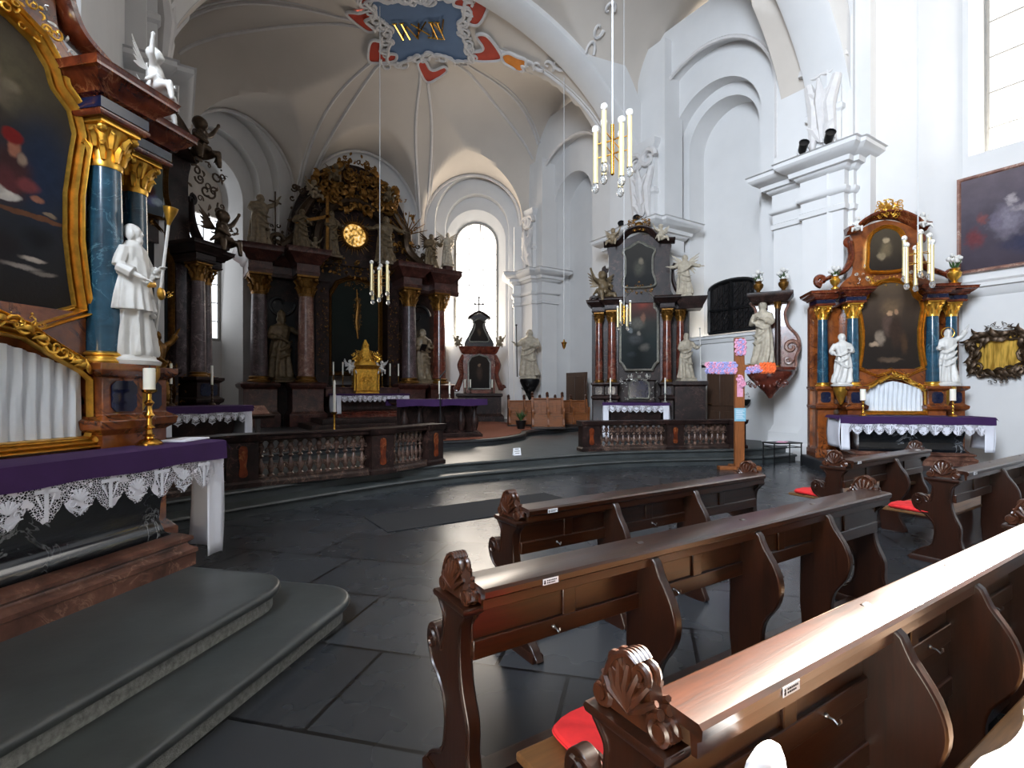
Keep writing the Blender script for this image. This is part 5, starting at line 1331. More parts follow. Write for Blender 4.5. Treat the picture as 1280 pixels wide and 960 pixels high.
def small_altar():
    Cc = Vector((10.05, 17.85, .45)); rz = R(-27)
    t = E('small_altar', 'small dark altar with curved top and iron cross before the bright window', 'altar', Cc, rz)
    q = MB(); q.rect(-.85, .85, -.3, .4, [(.1, 0), (.1, .2), (.03, .28), (0, .3), (0, .95), (.06, 1.0), (.06, 1.08), (0, 1.1)]); q.build('base', M['dark_marble'], t)
    q = MB(); q.rect(-.62, .62, -.12, .35, [(0, 1.1), (0, 2.62), (.06, 2.66), (.1, 2.72), (.16, 2.86), (.18, 2.92), (0, 2.94)]); q.build('body', M['red_marble'], t)
    for s in (-1, 1):
        q = MB(); q.tube(smooth([(s * .62, -.05, 2.6), (s * .74, -.1, 2.2), (s * .68, -.08, 1.8), (s * .88, -.12, 1.25)], 6), [.07, .12, .09, .12], 8); spiral(q, (s * .9, -.1, 1.3), .12, 1.2, s, 0, .05); q.build('volute', M['red_marble'], t)
        putto('pale putto on the small altar by the window, %s side' % ('pilaster' if s > 0 else 'red column'), at(Cc, rz, s * .82, .0, 2.95), rz, .5, 5, 'ivory_statue', flip=s)
    po = mir([(0, 1.3), (.4, 1.3), (.4, 2.3), (.28, 2.5), (0, 2.58)])
    q = MB(); q.fill(po, -.14); q.build('painting', canvas('painting_small_altar', ((1.3, 2.6), [(0, '15100d'), (1, '2a2019')]), [(0, 1.9, .16, .4, '4a3a30', .8), (0, 2.2, .06, .08, '8a705a', .6)]), t)
    q = MB(); q.sweep(po, [(o, -.12 + y) for o, y in frame_prof(.06)]); q.build('painting_frame', M['silver'], t)
    up = [tuple(p[:2]) for p in smooth([(a, b, 0) for a, b in mir([(0, 2.94), (.52, 2.94), (.56, 3.1), (.42, 3.35), (.26, 3.7), (.24, 3.95), (.34, 4.06), (.15, 4.18), (0, 4.22)])], 4, True)]
    q = MB(); q.prism(up, -.05, .3); q.build('upper_panel', M['dark_marble'], t)
    q = MB(); q.sweep([(x * .62, 3.55 + (z - 3.55) * .66) for x, z in up], [(o, -.05 + y) for o, y in frame_prof(.05)]); q.build('upper_frame', M['silver'], t)
    q = MB(); q.fill([(x * .62, 3.55 + (z - 3.55) * .66) for x, z in up], -.052); q.build('upper_painting', canvas('painting_tiny', ((3.1, 4.1), [(0, '1b1511'), (1, '30261d')]), [(0, 3.5, .1, .2, '5a4a3a', .8)]), t)
    q = MB(); q.sweep([(-.4, 4.0), (-.3, 4.10), (-.15, 4.2), (0, 4.26), (.15, 4.2), (.3, 4.10), (.4, 4.0)][::-1], [(0, -.1), (.07, -.16), (.09, .32), (0, .3)], closed=False); q.build('cornice', M['dark_marble'], t)
    q = MB(); q.box(-.022, .022, .08, .12, 4.24, 4.9); q.box(-.16, .16, .08, .12, 4.6, 4.64); [q.sphere((x, .1, z), .045, 7, 5) for x, z in ((-.16, 4.62), (.16, 4.62), (0, 4.88), (0, 4.62))]; q.build('cross', M['black'], t)
    for x, w in ((-.55, 'red column'), (.5, 'pilaster'), (-.35, 'painting')):
        candlestick('dark candlestick on the small window altar, nearest the %s' % w, 'white candle on the small window altar, nearest the %s' % w, at(Cc, rz, x, -.2, 1.1), h=.22, ch=.32, r=.06, cr=.03, mat='bronze')
    # statue on a console at the pier
    s = statue('grey stone saint with a staff on a black console at the chancel pier', (11.70, 16.75, 2.12), R(-52), h=1.8, pose='lstaff', seed=71, mat='stone_statue', scx=1.25, attr=(('lstaff', 'black'),))
    q = MB(); q.M = Matrix.Scale(1, 4)
    q.lathe([(.03, -.85), (.1, -.7), (.2, -.5), (.34, -.25), (.40, -.1), (.40, -.02), (.36, 0)], 14, sy=.8); ornament(q, (0, -.28, -.4), .2, .3, 14, 72); tag(q.build('statue_console', M['black'], None, loc=(11.72, 16.77, 2.12), rz=R(-52)), 'black carved console carrying the stone saint', 'console')
# ------------------------------------------------------------------ pews
def pew_end_mesh():
    out = [(.40, 0), (.41, .05), (.36, .09), (.27, .14), (.235, .24), (.24, .36), (.30, .44), (.37, .48), (.405, .54), (.40, .60), (.365, .635), (.32, .63), (.30, .60), (.285, .57), (.265, .60), (.25, .68), (.25, .74), (.285, .78), (.285, .80), (.05, .80), (.05, .78), (.09, .73), (.10, .60), (.08, .48), (.03, .36), (.03, .24), (-.01, .14), (-.09, .08), (-.12, .05), (-.12, 0)]
    return [tuple(p[:2]) for p in smooth([(a, b, 0) for a, b in out], 3, True)]
def pew_mid_mesh():
    out = [(.14, 0), (.14, .82), (-.0, .84), (-.05, .76), (-.115, .66), (-.14, .56), (-.115, .46), (-.05, .36), (-.03, .26), (-.05, .16), (-.10, .06), (-.10, 0)]
    return [tuple(p[:2]) for p in smooth([(a, b, 0) for a, b in out], 3, True)]

def finial(x, parent, mat='carved', fine=True, th=.055):
    """carved shell with side scrolls on top of a pew end (in the yz plane)"""
    q = MB(); yc, z0 = .165, .80
    out = [(yc - .115, z0 + .015), (yc - .10, z0 + .05), (yc - .075, z0 + .075), (yc - .06, z0 + .12), (yc - .02, z0 + .16), (yc + .02, z0 + .165), (yc + .06, z0 + .13), (yc + .075, z0 + .08), (yc + .10, z0 + .05), (yc + .115, z0 + .015)]
    q.prismx([tuple(p[:2]) for p in smooth([(a, b, 0) for a, b in out], 3, True)], x - th * .36, x + th * .36)
    def sp(yy, zz, r, s, a0, w):
        for xx in (x - th * .28, x + th * .28):
            pth = []
            for i in range(18):
                k = i / 17; a = a0 + s * k * 1.35 * TAU; rr = r * (1 - .8 * k); pth.append((xx, yy + rr * cos(a), zz + rr * sin(a)))
            q.tube(pth, [w, w * .9, w * .5], 7)
        q.tube([(x - th * .5, yy, zz), (x + th * .5, yy, zz)], r * .5, 10)
    sp(yc - .095, z0 + .035, .036, -1, pi / 2, .013); sp(yc + .095, z0 + .035, .036, 1, pi / 2, .013)
    sp(yc - .035, z0 + .135, .028, -1, -pi / 2, .011); sp(yc + .04, z0 + .135, .026, 1, -pi / 2, .011)
    for k in range(7):       # fluted shell
        a = R(35 + 18.5 * k)
        for xx in (x - th * .36, x + th * .36):
            q.tube([(xx, yc, z0 + .03), (xx + (.012 if xx > x else -.012), yc + .06 * cos(a), z0 + .03 + .065 * sin(a)), (xx, yc + .105 * cos(a), z0 + .03 + .115 * sin(a))], [.006, .012, .008], 6)
    # broad leaf bands folding over the crest
    for k in range(5):
        xx = x - th * .45 + th * .9 * k / 4
        q.tube(smooth([(xx, yc + .085, z0 + .06), (xx, yc + .066, z0 + .11), (xx, yc + .04, z0 + .15), (xx, yc + .0, z0 + .172), (xx, yc - .03, z0 + .160)], 4), [.006, .010, .009, .005], 6)
    q.build('finial', M[mat], parent)

def sticker(parent, x, y, z, w=.075, h=.024):
    q = MB(); q.box(x, x + w, y - .002, y, z, z + h); o = q.build('number_label', M['paper'], parent); tag(o, 'small white printed label')
    q = MB(); q.sphere((x + .008, y - .002, z + h * .66), (.004, .0008, .004), 8, 5); q.sphere((x + .008, y - .002, z + h * .33), (.005, .0008, .005), 8, 5)
    for r_, (a, b) in enumerate(((.018, .066), (.018, .058))):
        xx = x + a; k = 0
        while xx < x + b:
            l = (.006, .009, .004, .007)[k % 4]; q.box(xx, min(xx + l, x + b), y - .0028, y - .001, z + h * (.60 - .36 * r_), z + h * (.60 - .36 * r_) + h * .17); xx += l + .0022; k += 1
    q.build('print', M['ink'], o)

def pew(label, x0, x1, yb, group, seat=False, mids=(), stick=None, hooks=(), ledge=.135, stickr=None, deep=False):
    L = x1 - x0; t = E('church_pew', label, 'pew', (x0, yb, 0), 0, group)
    eo = pew_end_mesh()
    for x in (0, L):
        q = MB(); q.prismx(eo, x - .026, x + .026); o = q.build('end_panel', M['pewz'], t, bevel=.006)
        # raised border following the scroll, cap moulding
        q = MB(); q.rect(x - .03, x + .03, .05, .285, [(0, .765), (.012, .775), (.016, .79), (.012, .80), (.0, .803)])
        q.rect(x - .04, x + .04, -.13, .42, [(0, 0), (0, .035), (-.01, .05)])
        for s in (-1, 1):
            pth = [(x + s * .027, y * .86 + .022, z * .93 + .03) for y, z in eo]; q.tube(pth + pth[:1], .007, 5, cap=False)
            spth = [(x + s * .028, .355 + .045 * (1 - k / 16) * cos(1.2 + k * .5), .565 + .045 * (1 - k / 16) * sin(1.2 + k * .5)) for k in range(15)]; q.tube(spth, [.009, .006], 5)
        q.build('end_moulding', M['pewz'], o); finial(x, t)
    # sloping ledge with rounded lip
    q = MB(); q.prismx([(0, .835), (-.012, .845), (-.014, .868), (-.004, .878), (ledge - .01, .886), (ledge, .88), (ledge, .86), (.02, .85), (.015, .80), (0, .80)], .02, L - .02); q.build('ledge', M['pew'], t)
    # panelled back
    if deep:
        q = MB(); q.box(.02, L - .02, .085, .105, .06, .60); q.box(.02, L - .02, .07, .11, .36, .44); q.build('lower_back', M['pew'], t, bevel=.006)
    q = MB(); q.box(.02, L - .02, .075, .11, .76, .86); q.box(.02, L - .02, .075, .11, .58, .655); q.box(.02, L - .02, .09, .10, .64, .78)
    xs = [.05] + [m for m in mids] + [L - .05]
    for a, b in zip(xs[:-1], xs[1:]):
        q.box((a + b) / 2 - .035, (a + b) / 2 + .035, .078, .108, .64, .78)
    q.build('back_panel', M['pew'], t, bevel=.006)
    for m in mids:
        q = MB(); q.prismx(pew_mid_mesh(), m - .024, m + .024); q.build('support', M['pewz'], t, bevel=.008)
    if seat:
        q = MB(); q.box(-.02, L + .02, .15, .66, .42, .45); q.build('seat', M['seat'], t, bevel=.008)
        q = MB(); q.box(.03, L - .03, .2, .23, .0, .42); q.build('seat_board', M['pew'], t)
    q = MB(); q.box(.03, L - .03, .16, .26, .0, .05); q.build('floor_rail', M['pewz'], t)
    for x in hooks:
        q = MB(); q.tube([(x, .075, .62), (x, .05, .618), (x, .038, .61), (x, .03, .622), (x, .032, .63)], .004, 6); q.sphere((x, .072, .62), .009, 8, 5); q.build('coat_hook', M['metal'], t)
    if stick is not None: sticker(t, stick, -.0145, .842)
    if stickr is not None:
        q = MB(); q.box(stickr, stickr + .09, .03, .09, .880, .8825); tag(q.build('number_label', M['paper'], t), 'small white printed label')
    return t

def cushion(label, loc, sx, sy, mat='red_cushion', h=.045, rz=0, group=None):
    mb = MB(); loops = []
    n = 26
    for i, (f, z) in enumerate(((.86, 0), (.97, .15 * h), (1, .45 * h), (.97, .78 * h), (.85, .95 * h), (.5, 1.04 * h), (.1, 1.06 * h))):
        lp = []
        for k in range(n):
            a = TAU * k / n; c, s = cos(a), sin(a); e = .38
            lp.append((sx * f * math.copysign(abs(c) ** e, c), sy * f * math.copysign(abs(s) ** e, s), z + .004 * sin(5 * a)))
        loops.append(lp)
    t = E('seat_cushion', label, 'cushion', loc, rz, group)
    mb.loft(loops); mb.build('pad', M[mat], t)
    q = MB(); p = loops[2]; q.tube(p + p[:1], .004, 5, cap=False); q.build('piping', M[mat], t)
    return t

def pews():
    g = 'dark church pews'
    pew('nearest full pew, its ledge bleached white by sunlight, carved shell on its end', .935, 4.25, .73, g, True, (1.02, 1.75, 2.55), .33, (.72, 1.5, 2.2), stickr=3.02, deep=True)
    pew('second pew from the front-left, reddish ledge with a white label near its carved end', .93, 4.33, 1.655, g, False, (.93, 1.75, 2.5), .28, (.4, 1.15, 1.9), ledge=.17)
    pew('short dark front pew beside the dark floor mat, furthest from the camera on this side', 1.80, 4.36, 2.62, g, False, (.75, 1.6), .16, (.3, 1.2), ledge=.13)
    pew('sunlit pew cut off by the bottom corner of the photo', 1.02, 4.3, -.06, g, True, (1.1, 2.2), None, ())
    pew('short dark pew in front of the altar beside the gold mirror, across the aisle', 5.93, 8.0, 2.62, g, True, (1.05,), .1, (), stickr=1.75)
    pew('dark pew across the aisle with a red cushion at its end', 5.98, 9.4, 1.70, g, True, (1.0, 2.0), .15, ())
    cushion('red seat cushion at the carved end of the nearest pew', (1.24, 1.22, .452), .20, .19)
    cushion('red seat cushion on the pew across the aisle, nearest the camera', (6.12, 2.12, .452), .17, .2)
    cushion('red seat cushion on the short pew before the far blue altar', (6.07, 3.04, .452), .16, .2)
    # stand-in for an unidentified sunlit object, its sunlight put into the white
    q = MB(); loops = []
    for z, r in ((0, .5), (.03, .85), (.08, 1), (.14, 1), (.19, .9), (.225, .7), (.245, .4), (.25, .1)):
        loops.append([(.10 * r * cos(TAU * k / 20), .03 * r * sin(TAU * k / 20), z) for k in range(20)])
    q.loft(loops); tag(q.build('sunlit_stand_in', M['linen'], None, loc=(1.09, .66, .57), rz=.1), 'white rounded stand-in for a sunlit object behind the nearest pew below the ledge', 'cushion')

# ------------------------------------------------------------------ communion rail
def rail(label, pts, hb, hr, counts):
    t = E('communion_rail', label, 'balustrade', (pts[0][0], pts[0][1], hb)); o0 = Vector((pts[0][0], pts[0][1], 0))
    P = [Vector((p[0], p[1], 0)) - o0 for p in pts]
    for i in range(len(P) - 1):
        a, b = P[i], P[i + 1]; d = (b - a).normalized(); L = (b - a).length; n = Vector((-d.y, d.x, 0))
        Mx = Matrix(((d.x, n.x, 0, a.x), (d.y, n.y, 0, a.y), (0, 0, 1, 0), (0, 0, 0, 1)))
        q = MB(); q.M = Mx; q.rect(0, L, -.12, .12, [(.03, 0), (.03, .05), (.0, .08), (0, .11)]); q.build('plinth', M['rail_marble'], t)
        q = MB(); q.M = Mx; q.rect(-.05, L + .05, -.15, .15, [(-.03, hr - .10), (0, hr - .08), (.01, hr - .03), (.03, hr - .02), (.03, hr)]); q.build('top_rail', M['dark_marble'], t)
        n_ = counts[i]
        for k in range(n_):
            x = .2 + (L - .4) * (k + .5) / n_; q = MB(); q.M = Mx @ Matrix.Translation((x, 0, 0))
            w = min(.055, (L - .4) / n_ * .40); H = hr - .21
            q.lathe([(w * .9, .11), (w * .9, .13), (w * .45, .15), (w * .8, .11 + .18 * H), (w * 1.0, .11 + .28 * H), (w * .5, .11 + .42 * H), (w * .35, .11 + .5 * H), (w * .8, .11 + .55 * H), (w * .35, .11 + .6 * H), (w * .55, .11 + .7 * H), (w * .95, .11 + .82 * H), (w * .5, .11 + .92 * H), (w * .9, .11 + .96 * H), (w * .9, hr - .1)], 10)
            for s in (-1, 1):
                spiral(q, (s * w * .9, -.02, .11 + .28 * H), w * .8, 1.1, s, 0, w * .2, n=9); spiral(q, (s * w * .9, -.02, .11 + .72 * H), w * .8, 1.1, -s, 0, w * .2, n=9)
            q.build('baluster', M['brown_marble'], t)
    for i, p in enumerate(P):
        d = (P[min(i + 1, len(P) - 1)] - P[max(i - 1, 0)]).normalized(); n = Vector((-d.y, d.x, 0))
        q = MB(); q.M = Matrix(((d.x, n.x, 0, p.x), (d.y, n.y, 0, p.y), (0, 0, 1, 0), (0, 0, 0, 1)))
        q.rect(-.2, .2, -.155, .155, [(.03, 0), (.03, .06), (0, .09), (0, hr - .11), (.03, hr - .08), (.045, hr + .003)]); o = q.build('post', M['dark_marble'], t)
        q2 = MB(); q2.M = q.M
        for y0, y1 in ((-.165, -.15), (.15, .165)):
            q2.prism([tuple(v[:2]) for v in smooth([(a, b, 0) for a, b in mir([(0, .14), (.05, .16), (.055, .22), (.04, .3), (.055, .42), (.05, hr - .18), (0, hr - .15)])], 3, True)], y0, y1)
        q2.build('inset_panel', M['panel_marble'], o)
    return t

# ------------------------------------------------------------------ lamps
def chandelier(label, loc, sc=1.0, n=6, ph=0):
    t = E('pendant_lamp', label, 'lamp', loc, ph, 'pendant tube lamps' if False else None, sc)
    ztop = (vault(loc[0], loc[1]) if loc[1] > 6 else 13.0) - loc[2]
    q = MB(); q.cyl((0, 0, .1), (0, 0, ztop / sc), .012, 6); q.build('cord', M['cord'], t)
    q = MB(); q.cyl((0, 0, -.36), (0, 0, .34), .028, 10); q.sphere((0, 0, -.36), .03); q.build('centre_rod', M['brass'], t)
    for k in range(n):
        a = TAU * k / n; x, y = .24 * cos(a), .24 * sin(a); dz = .10 if k % 2 else -.10
        q = MB(); q.lathe([(.036, -.36 + dz), (.036, .34 + dz)], 12, (x, y, 0)); q.lathe([(.04, -.39 + dz), (.04, -.35 + dz)], 12, (x, y, 0)); o = q.build('tube', M['cream'], t)
        for zz in (-.08, .12):
            q = MB(); q.cyl((0, 0, zz), (x, y, zz + dz * .5), .009, 6); q.build('arm', M['brass'], t)
        q = MB(); q.sphere((x, y, .39 + dz), (.055, .055, .058), 12, 9); q.build('frosted_bulb', M['bulb'], o)
        q = MB(); q.lathe([(.022, -.39 + dz), (.05, -.43 + dz), (.055, -.47 + dz), (.04, -.51 + dz), (.012, -.53 + dz)], 12, (x, y, 0)); q.build('clear_bulb', M['bulbc'], o)
    return t

# ------------------------------------------------------------------ everything else
def things():
    rail('long dark communion rail with reddish inset panels, nearest the left altars', [(-.75, 7.55), (.75, 8.02), (2.75, 8.2), (3.88, 8.72)], .30, .72, (9, 12, 8))
    rail('short dark communion rail before the altar with the cloud painting', [(7.7, 8.72), (9.55, 7.98), (10.95, 7.35)], .30, .66, (12, 8))
    # dark mat on the floor
    q = MB(); q.box(2.03, 4.9, 5.72, 6.62, .001, .012); tag(q.build('floor_mat', M['mat'], bevel=.004), 'dark rectangular mat lying on the slate floor before the steps', 'mat')
    # small notice standing on the upper platform
    p = G(646, 569, .30); t = E('floor_notice', 'small white notice card standing on the chancel platform', 'sign', p, R(-5))
    q = MB(); q.prismx([(-.035, 0), (0, .15), (.035, 0), (.03, 0), (0, .14), (-.03, 0)], -.085, .085); q.build('card', M['paper'], t)
    q = MB()
    for k, w in enumerate((.05, .06, .045)): q.add([(-w, -.0282 + .0105 * k, .036 + .042 * k), (w, -.0282 + .0105 * k, .036 + .042 * k), (w, -.0255 + .0105 * k, .048 + .042 * k), (-w, -.0255 + .0105 * k, .048 + .042 * k)], [(0, 1, 2, 3)])
    q.build('print', M['ink'], t)
    # free-standing altar
    T = Vector((5.55, 12.0, .46)); t = E('altar_table', 'free-standing marble altar table on columns in the middle of the chancel', 'altar', T, R(-4))
    q = MB(); q.rect(-1.12, 1.12, -.42, .42, [(-.12, .82), (-.04, .85), (0, .88), (0, .95)]); q.build('slab', M['dark_marble'], t)
    q = MB(); q.rect(-1.05, 1.05, -.36, .36, [(.03, 0), (.03, .06), (0, .09), (-.02, .12)]); q.build('base', M['dark_marble'], t)
    for x in (-.92, -.55, .0, .55, .92):
        q = MB(); q.lathe([(.11, .1), (.11, .14), (.06, .17), (.10, .34), (.11, .45), (.05, .62), (.06, .72), (.10, .78), (.10, .83)], 12, (x, -.24, 0)); q.build('support', M['dark_marble'], t)
    q = MB(); q.box(-.95, .95, .0, .3, .1, .83); q.build('core', M['dark_marble'], t)
    q = MB(); n = 30; loops = []
    for i in range(n + 1):
        x = -1.18 + 2.36 * i / n; loops.append([(x, -.45 + .006 * sin(9 * x), .955), (x, -.47 + .012 * sin(11 * x), .80 + .012 * sin(7 * x)), (x, -.455, .965), (x, .45, .965), (x, .46, .80), (x, .44, .955)])
    q.loft(loops, cap=True); o = q.build('altar_cover', M['purple'], None, loc=T, rz=R(-4)); tag(o, 'purple cloth over the free-standing altar in the chancel', 'altar cloth')
    for lab, x, h_, ch in (('near the dark stand', -.02, .13, .32), ('further from the dark stand', .25, .13, .30)):
        candlestick('low silver candlestick on the free-standing altar, %s' % lab, 'white candle on the free-standing altar, %s' % lab, at(T, R(-4), x, -.2, .966), h=h_, ch=ch, r=.06, cr=.022, mat='silver', seg=10)
    st = E('microphone_stand', 'thin black stand rising beside the candles of the free-standing altar', 'stand', at(T, R(-4), -.16, -.62, 0)); q = MB(); q.lathe([(.14, 0), (.14, .02), (.02, .04)], 14); q.build('foot', M['black'], st); q = MB(); q.cyl((0, 0, .03), (0, 0, 1.55), .014, 8); q.build('pole', M['black'], st); q = MB(); q.tube([(0, 0, 1.5), (.12, -.05, 1.66)], .016, 8); q.build('microphone', M['black'], st)
    # paschal candle
    p = W(418, 14.6); t = E('paschal_candle', 'tall white paschal candle on a slim stand before the high altar', 'candle', (p.x, p.y, .46))
    q = MB(); q.lathe([(.16, 0), (.16, .03), (.05, .07), (.03, .12), (.03, .5), (.07, .54), (.08, .58)], 14); q.build('stand', M['brass'], t); q = MB(); q.lathe([(.035, .58), (.033, 1.45), (.01, 1.47)], 12); q.build('wax', M['wax'], t)
    # book stand and chair in the dark by the rail
    p = W(322, 11.2); t = E('book_stand', 'low wooden book stand behind the left rail under the bishop statue', 'stand', (p.x, p.y, .31), R(20))
    q = MB(); q.rect(-.25, .25, -.18, .18, [(0, 0), (0, .04), (-.03, .06)]); q.box(-.04, .04, -.04, .04, .05, .8); q.build('post', M['darkwood'], t)
    q = MB(); q.M = Matrix.Translation((0, 0, .85)) @ Matrix.Rotation(R(35), 4, 'X'); q.box(-.27, .27, -.2, .2, 0, .03); q.box(-.27, .27, -.22, -.18, 0, .07); q.build('desk', M['darkwood'], t); q = MB(); q.M = Matrix.Translation((0, 0, .885)) @ Matrix.Rotation(R(35), 4, 'X'); q.box(-.2, .2, -.15, .15, 0, .03); tag(q.build('open_book', M['rose_marble'], None, loc=(p.x, p.y, .31), rz=R(20)), 'open book lying on the wooden stand behind the left rail', 'book')
    # choir stalls
    def stall(label, loc, rz, L, n, h=.86, fine=True):
        t = E('choir_stall', label, 'choir stall', loc, rz)
        q = MB(); q.box(-L / 2, L / 2, .34, .38, .08, h); q.rect(-L / 2, L / 2, .32, .40, [(0, h - .05), (.025, h - .03), (.025, h)])
        for i in range(n * 2): x = -L / 2 + L * (i + .5) / (n * 2); q.rect(x - L / (n * 4) + .05, x + L / (n * 4) - .05, .325, .35, [(0, .3), (0, h - .12)])
        q.build('back', M['stall'], t, bevel=.006)
        q = MB(); q.box(-L / 2, L / 2, -.02, .34, .40, .44); q.box(-L / 2, L / 2, .0, .04, .05, .40); q.build('seat', M['stall'], t); q = MB(); q.box(-L / 2 - .05, L / 2 + .05, -.12, .42, 0, .06); q.build('platform', M['darkwood'], t)
        for i in range(n + 1):
            x = -L / 2 + L * i / n
            q = MB(); q.prismx([tuple(v[:2]) for v in smooth([(a, b, 0) for a, b in [(-.1, .05), (-.06, .3), (-.12, .55), (-.06, .64), (.12, .62), (.24, h - .05), (.28, h + .04), (.42, h + .04), (.42, .05)]], 3, True)], x - .03, x + .03)
            q.build('arm_panel', M['stall'], t)
            q = MB(); q.sphere((x, .35, h + .13), (.05, .08, .07), 8, 6); q.tube([(x, .28, h + .04), (x, .33, h + .1), (x, .42, h + .18)], [.05, .05, .02], 7); q.build('finial', M['carved'], t)
    a = Vector((9.35, 14.55)); b = Vector((11.75, 13.35)); d = (b - a)
    stall('long wooden choir stall along the wall below the stone saint', ((a.x + b.x) / 2, (a.y + b.y) / 2, .46), math.atan2(d.y, d.x), d.length, 5)
    stall('short light-brown choir stall standing in front of the long one', (9.75, 12.95, .46), R(-32), .95, 2, .95)
    pt = E('potted_plant', 'dark leafy plant standing between the choir stalls', 'plant', (9.0, 13.35, .46)); q = MB(); q.lathe([(.11, 0), (.16, .22), (.17, .26), (.14, .26)], 14); q.build('pot', M['black'], pt)
    rnd = random.Random(8); q = MB()
    for i in range(26):
        a_ = rnd.uniform(0, TAU); r_ = rnd.uniform(.1, .26); q.tube([(0, 0, .24), (r_ * .6 * cos(a_), r_ * .6 * sin(a_), .42), (r_ * cos(a_), r_ * sin(a_), rnd.uniform(.34, .6))], [.012, .03, .006], 5, flat=(0, 0, 1))
    q.build('leaves', M['green'], pt)
    # carved wall shrine on the pier
    S = Vector((11.80, 6.98, 1.45)); rz = R(-62); t = E('carved_shrine', 'dark carved marble shrine with bowl-shaped console hanging on the white pier', 'shrine', S, rz)
    q = MB(); q.lathe([(.03, 0), (.10, .1), (.26, .28), (.44, .46), (.50, .56), (.50, .62), (.56, .66), (.56, .72), (.3, .72)], 18, sy=.75); ornament(q, (-.05, -.30, .38), .4, .18, 16, 81, dep=.06); q.build('console', M['red_marble'], t)
    q = MB(); bo = [tuple(v[:2]) for v in smooth([(a, b, 0) for a, b in [(-.30, .7), (-.26, 1.5), (-.3, 2.1), (-.36, 2.3), (.34, 2.3), (.30, 2.0), (.36, 1.7), (.55, 1.45), (.60, 1.2), (.52, .95), (.46, .7)]], 4, True)]; q.prism(bo, .08, .26); q.build('back_panel', M['red_marble'], t)
    q = MB(); q.sweep(bo, [(-.03, .1), (0, .03), (.03, .02), (.05, .06), (.04, .2)]); spiral(q, (.44, .04, 1.2), .16, 1.2, 1, 0, .05); spiral(q, (.38, .04, .9), .1, 1.2, -1, 0, .03); q.build('scroll_border', M['rose_marble'], t)
    q = MB(); q.rect(-.40, .42, -.28, .22, [(-.05, 2.25), (0, 2.3), (.04, 2.36), (.07, 2.40), (.07, 2.46), (0, 2.48)]); ornament(q, (-.15, -.27, 2.3), .26, .14, 14, 82, symm=False, dep=.05); q.build('canopy', M['dark_marble'], t)
    column(t, .16, -.12, .72, 2.26, .06, M['dark_marble'], M['goldd'], 12, 5)
    statue('grey statue of a praying saint standing in the carved wall shrine', at(S, rz, -.16, -.16, .72), rz - .3, h=1.45, pose='pray', seed=83, mat='stone_statue', beard=False, hat='hood')
    for x, w in ((-.25, 'grille window'), (.28, 'white pier')): urn('carved flower vase on the wall shrine, nearest the %s' % w, at(S, rz, x, 0, 2.48), .52, 5, 'goldd')
    # wooden cross with paper flowers
    K = Vector((9.78, 6.45, 0)); rk = R(-36); t = E('wooden_cross', 'plain wooden cross decked with pink, lilac and orange paper flowers', 'cross', K, rk)
    q = MB(); q.box(-.095, .095, -.045, .045, .06, 2.72); q.build('upright', M['crosswood'], t, bevel=.006); q = MB(); q.box(-.66, .66, -.05, .04, 2.02, 2.16); q.build('crossbeam', M['crosswood'], t, bevel=.006)
    q = MB(); q.box(-.42, .42, -.09, .09, 0, .07); q.box(-.08, .08, -.42, .42, 0, .065); q.build('foot', M['crosswood'], t, bevel=.006)
    rnd = random.Random(12)
    def flower(x, z, m, s=.075):
        q = MB()
        for k in range(6):
            a = TAU * k / 6 + rnd.uniform(-.3, .3); q.tube([(x, -.055, z), (x + s * .6 * cos(a), -.085 - rnd.uniform(0, .02), z + s * .6 * sin(a)), (x + s * cos(a), -.06 - rnd.uniform(0, .03), z + s * sin(a))], [s * .25, s * .5, s * .3], 6, flat=(0, 1, 0), ff=.2)
        q.sphere((x, -.08, z), s * .28, 7, 5); q.build('paper_flower', M[m], t)
    for i in range(9):
        x = -.64 + i * .062
        for dz in (-.05, .06): flower(x + rnd.uniform(-.02, .02), 2.09 + dz, 'pink' if rnd.random() < .45 else 'lilac')
    for i in range(5): flower(.16 + i * .055, 2.08 + rnd.uniform(-.05, .05), 'pink' if i % 2 else 'lilac')
    for i in range(8): flower(.45 + (i % 4) * .06, 2.06 + .07 * (i // 4), 'orangep', .085)
    for i in range(9): flower(-.05 + (i % 3) * .05, 2.42 + .1 * (i // 3), ('pink', 'lilac')[(i + i // 3) % 2])
    for i in range(3): flower(-.02 + .03 * i, 1.88 - .06 * i, 'pink')
    q = MB(); q.box(-.06, .06, -.052, -.046, 1.5, 1.8); q.build('paper_strip', M['pink'], t)
    q = MB(); q.box(-.115, .115, -.056, -.047, 1.0, 1.27); o = q.build('notice_sheet', M['bluep'], t); q = MB()
    for k in range(8): q.box(-.085, .085 - .02 * (k % 3), -.058, -.055, 1.05 + .025 * k, 1.058 + .025 * k)
    q.build('print', M['paper'], o)
    # stool
    p = Vector((11.15, 6.32, 0)); t = E('stool', 'low dark metal stool with a folded paper beside the white pier', 'stool', p, R(-20))
    q = MB(); q.box(-.36, .36, -.19, .19, .48, .505); q.build('seat', M['black'], t, bevel=.006)
    for x in (-.34, .34):
        for y in (-.17, .17):
            q = MB(); q.cyl((x, y, 0), (x, y, .49), .014, 8); q.build('leg', M['black'], t)
    q = MB()
    for y in (-.17, .17): q.cyl((-.34, y, .40), (.34, y, .40), .01, 6)
    q.cyl((-.34, -.17, .40), (-.34, .17, .40), .01, 6); q.cyl((.34, -.17, .40), (.34, .17, .40), .01, 6); q.build('stretcher', M['black'], t)
    q = MB(); q.M = Matrix.Rotation(.3, 4, 'Z'); q.box(-.14, .14, -.1, .1, 0, .004); q.box(-.13, .15, -.09, .1, .004, .008); tag(q.build('leaflet', M['pink'], None, loc=(p.x, p.y, .506)), 'pale leaflet lying on the dark metal stool', 'paper')
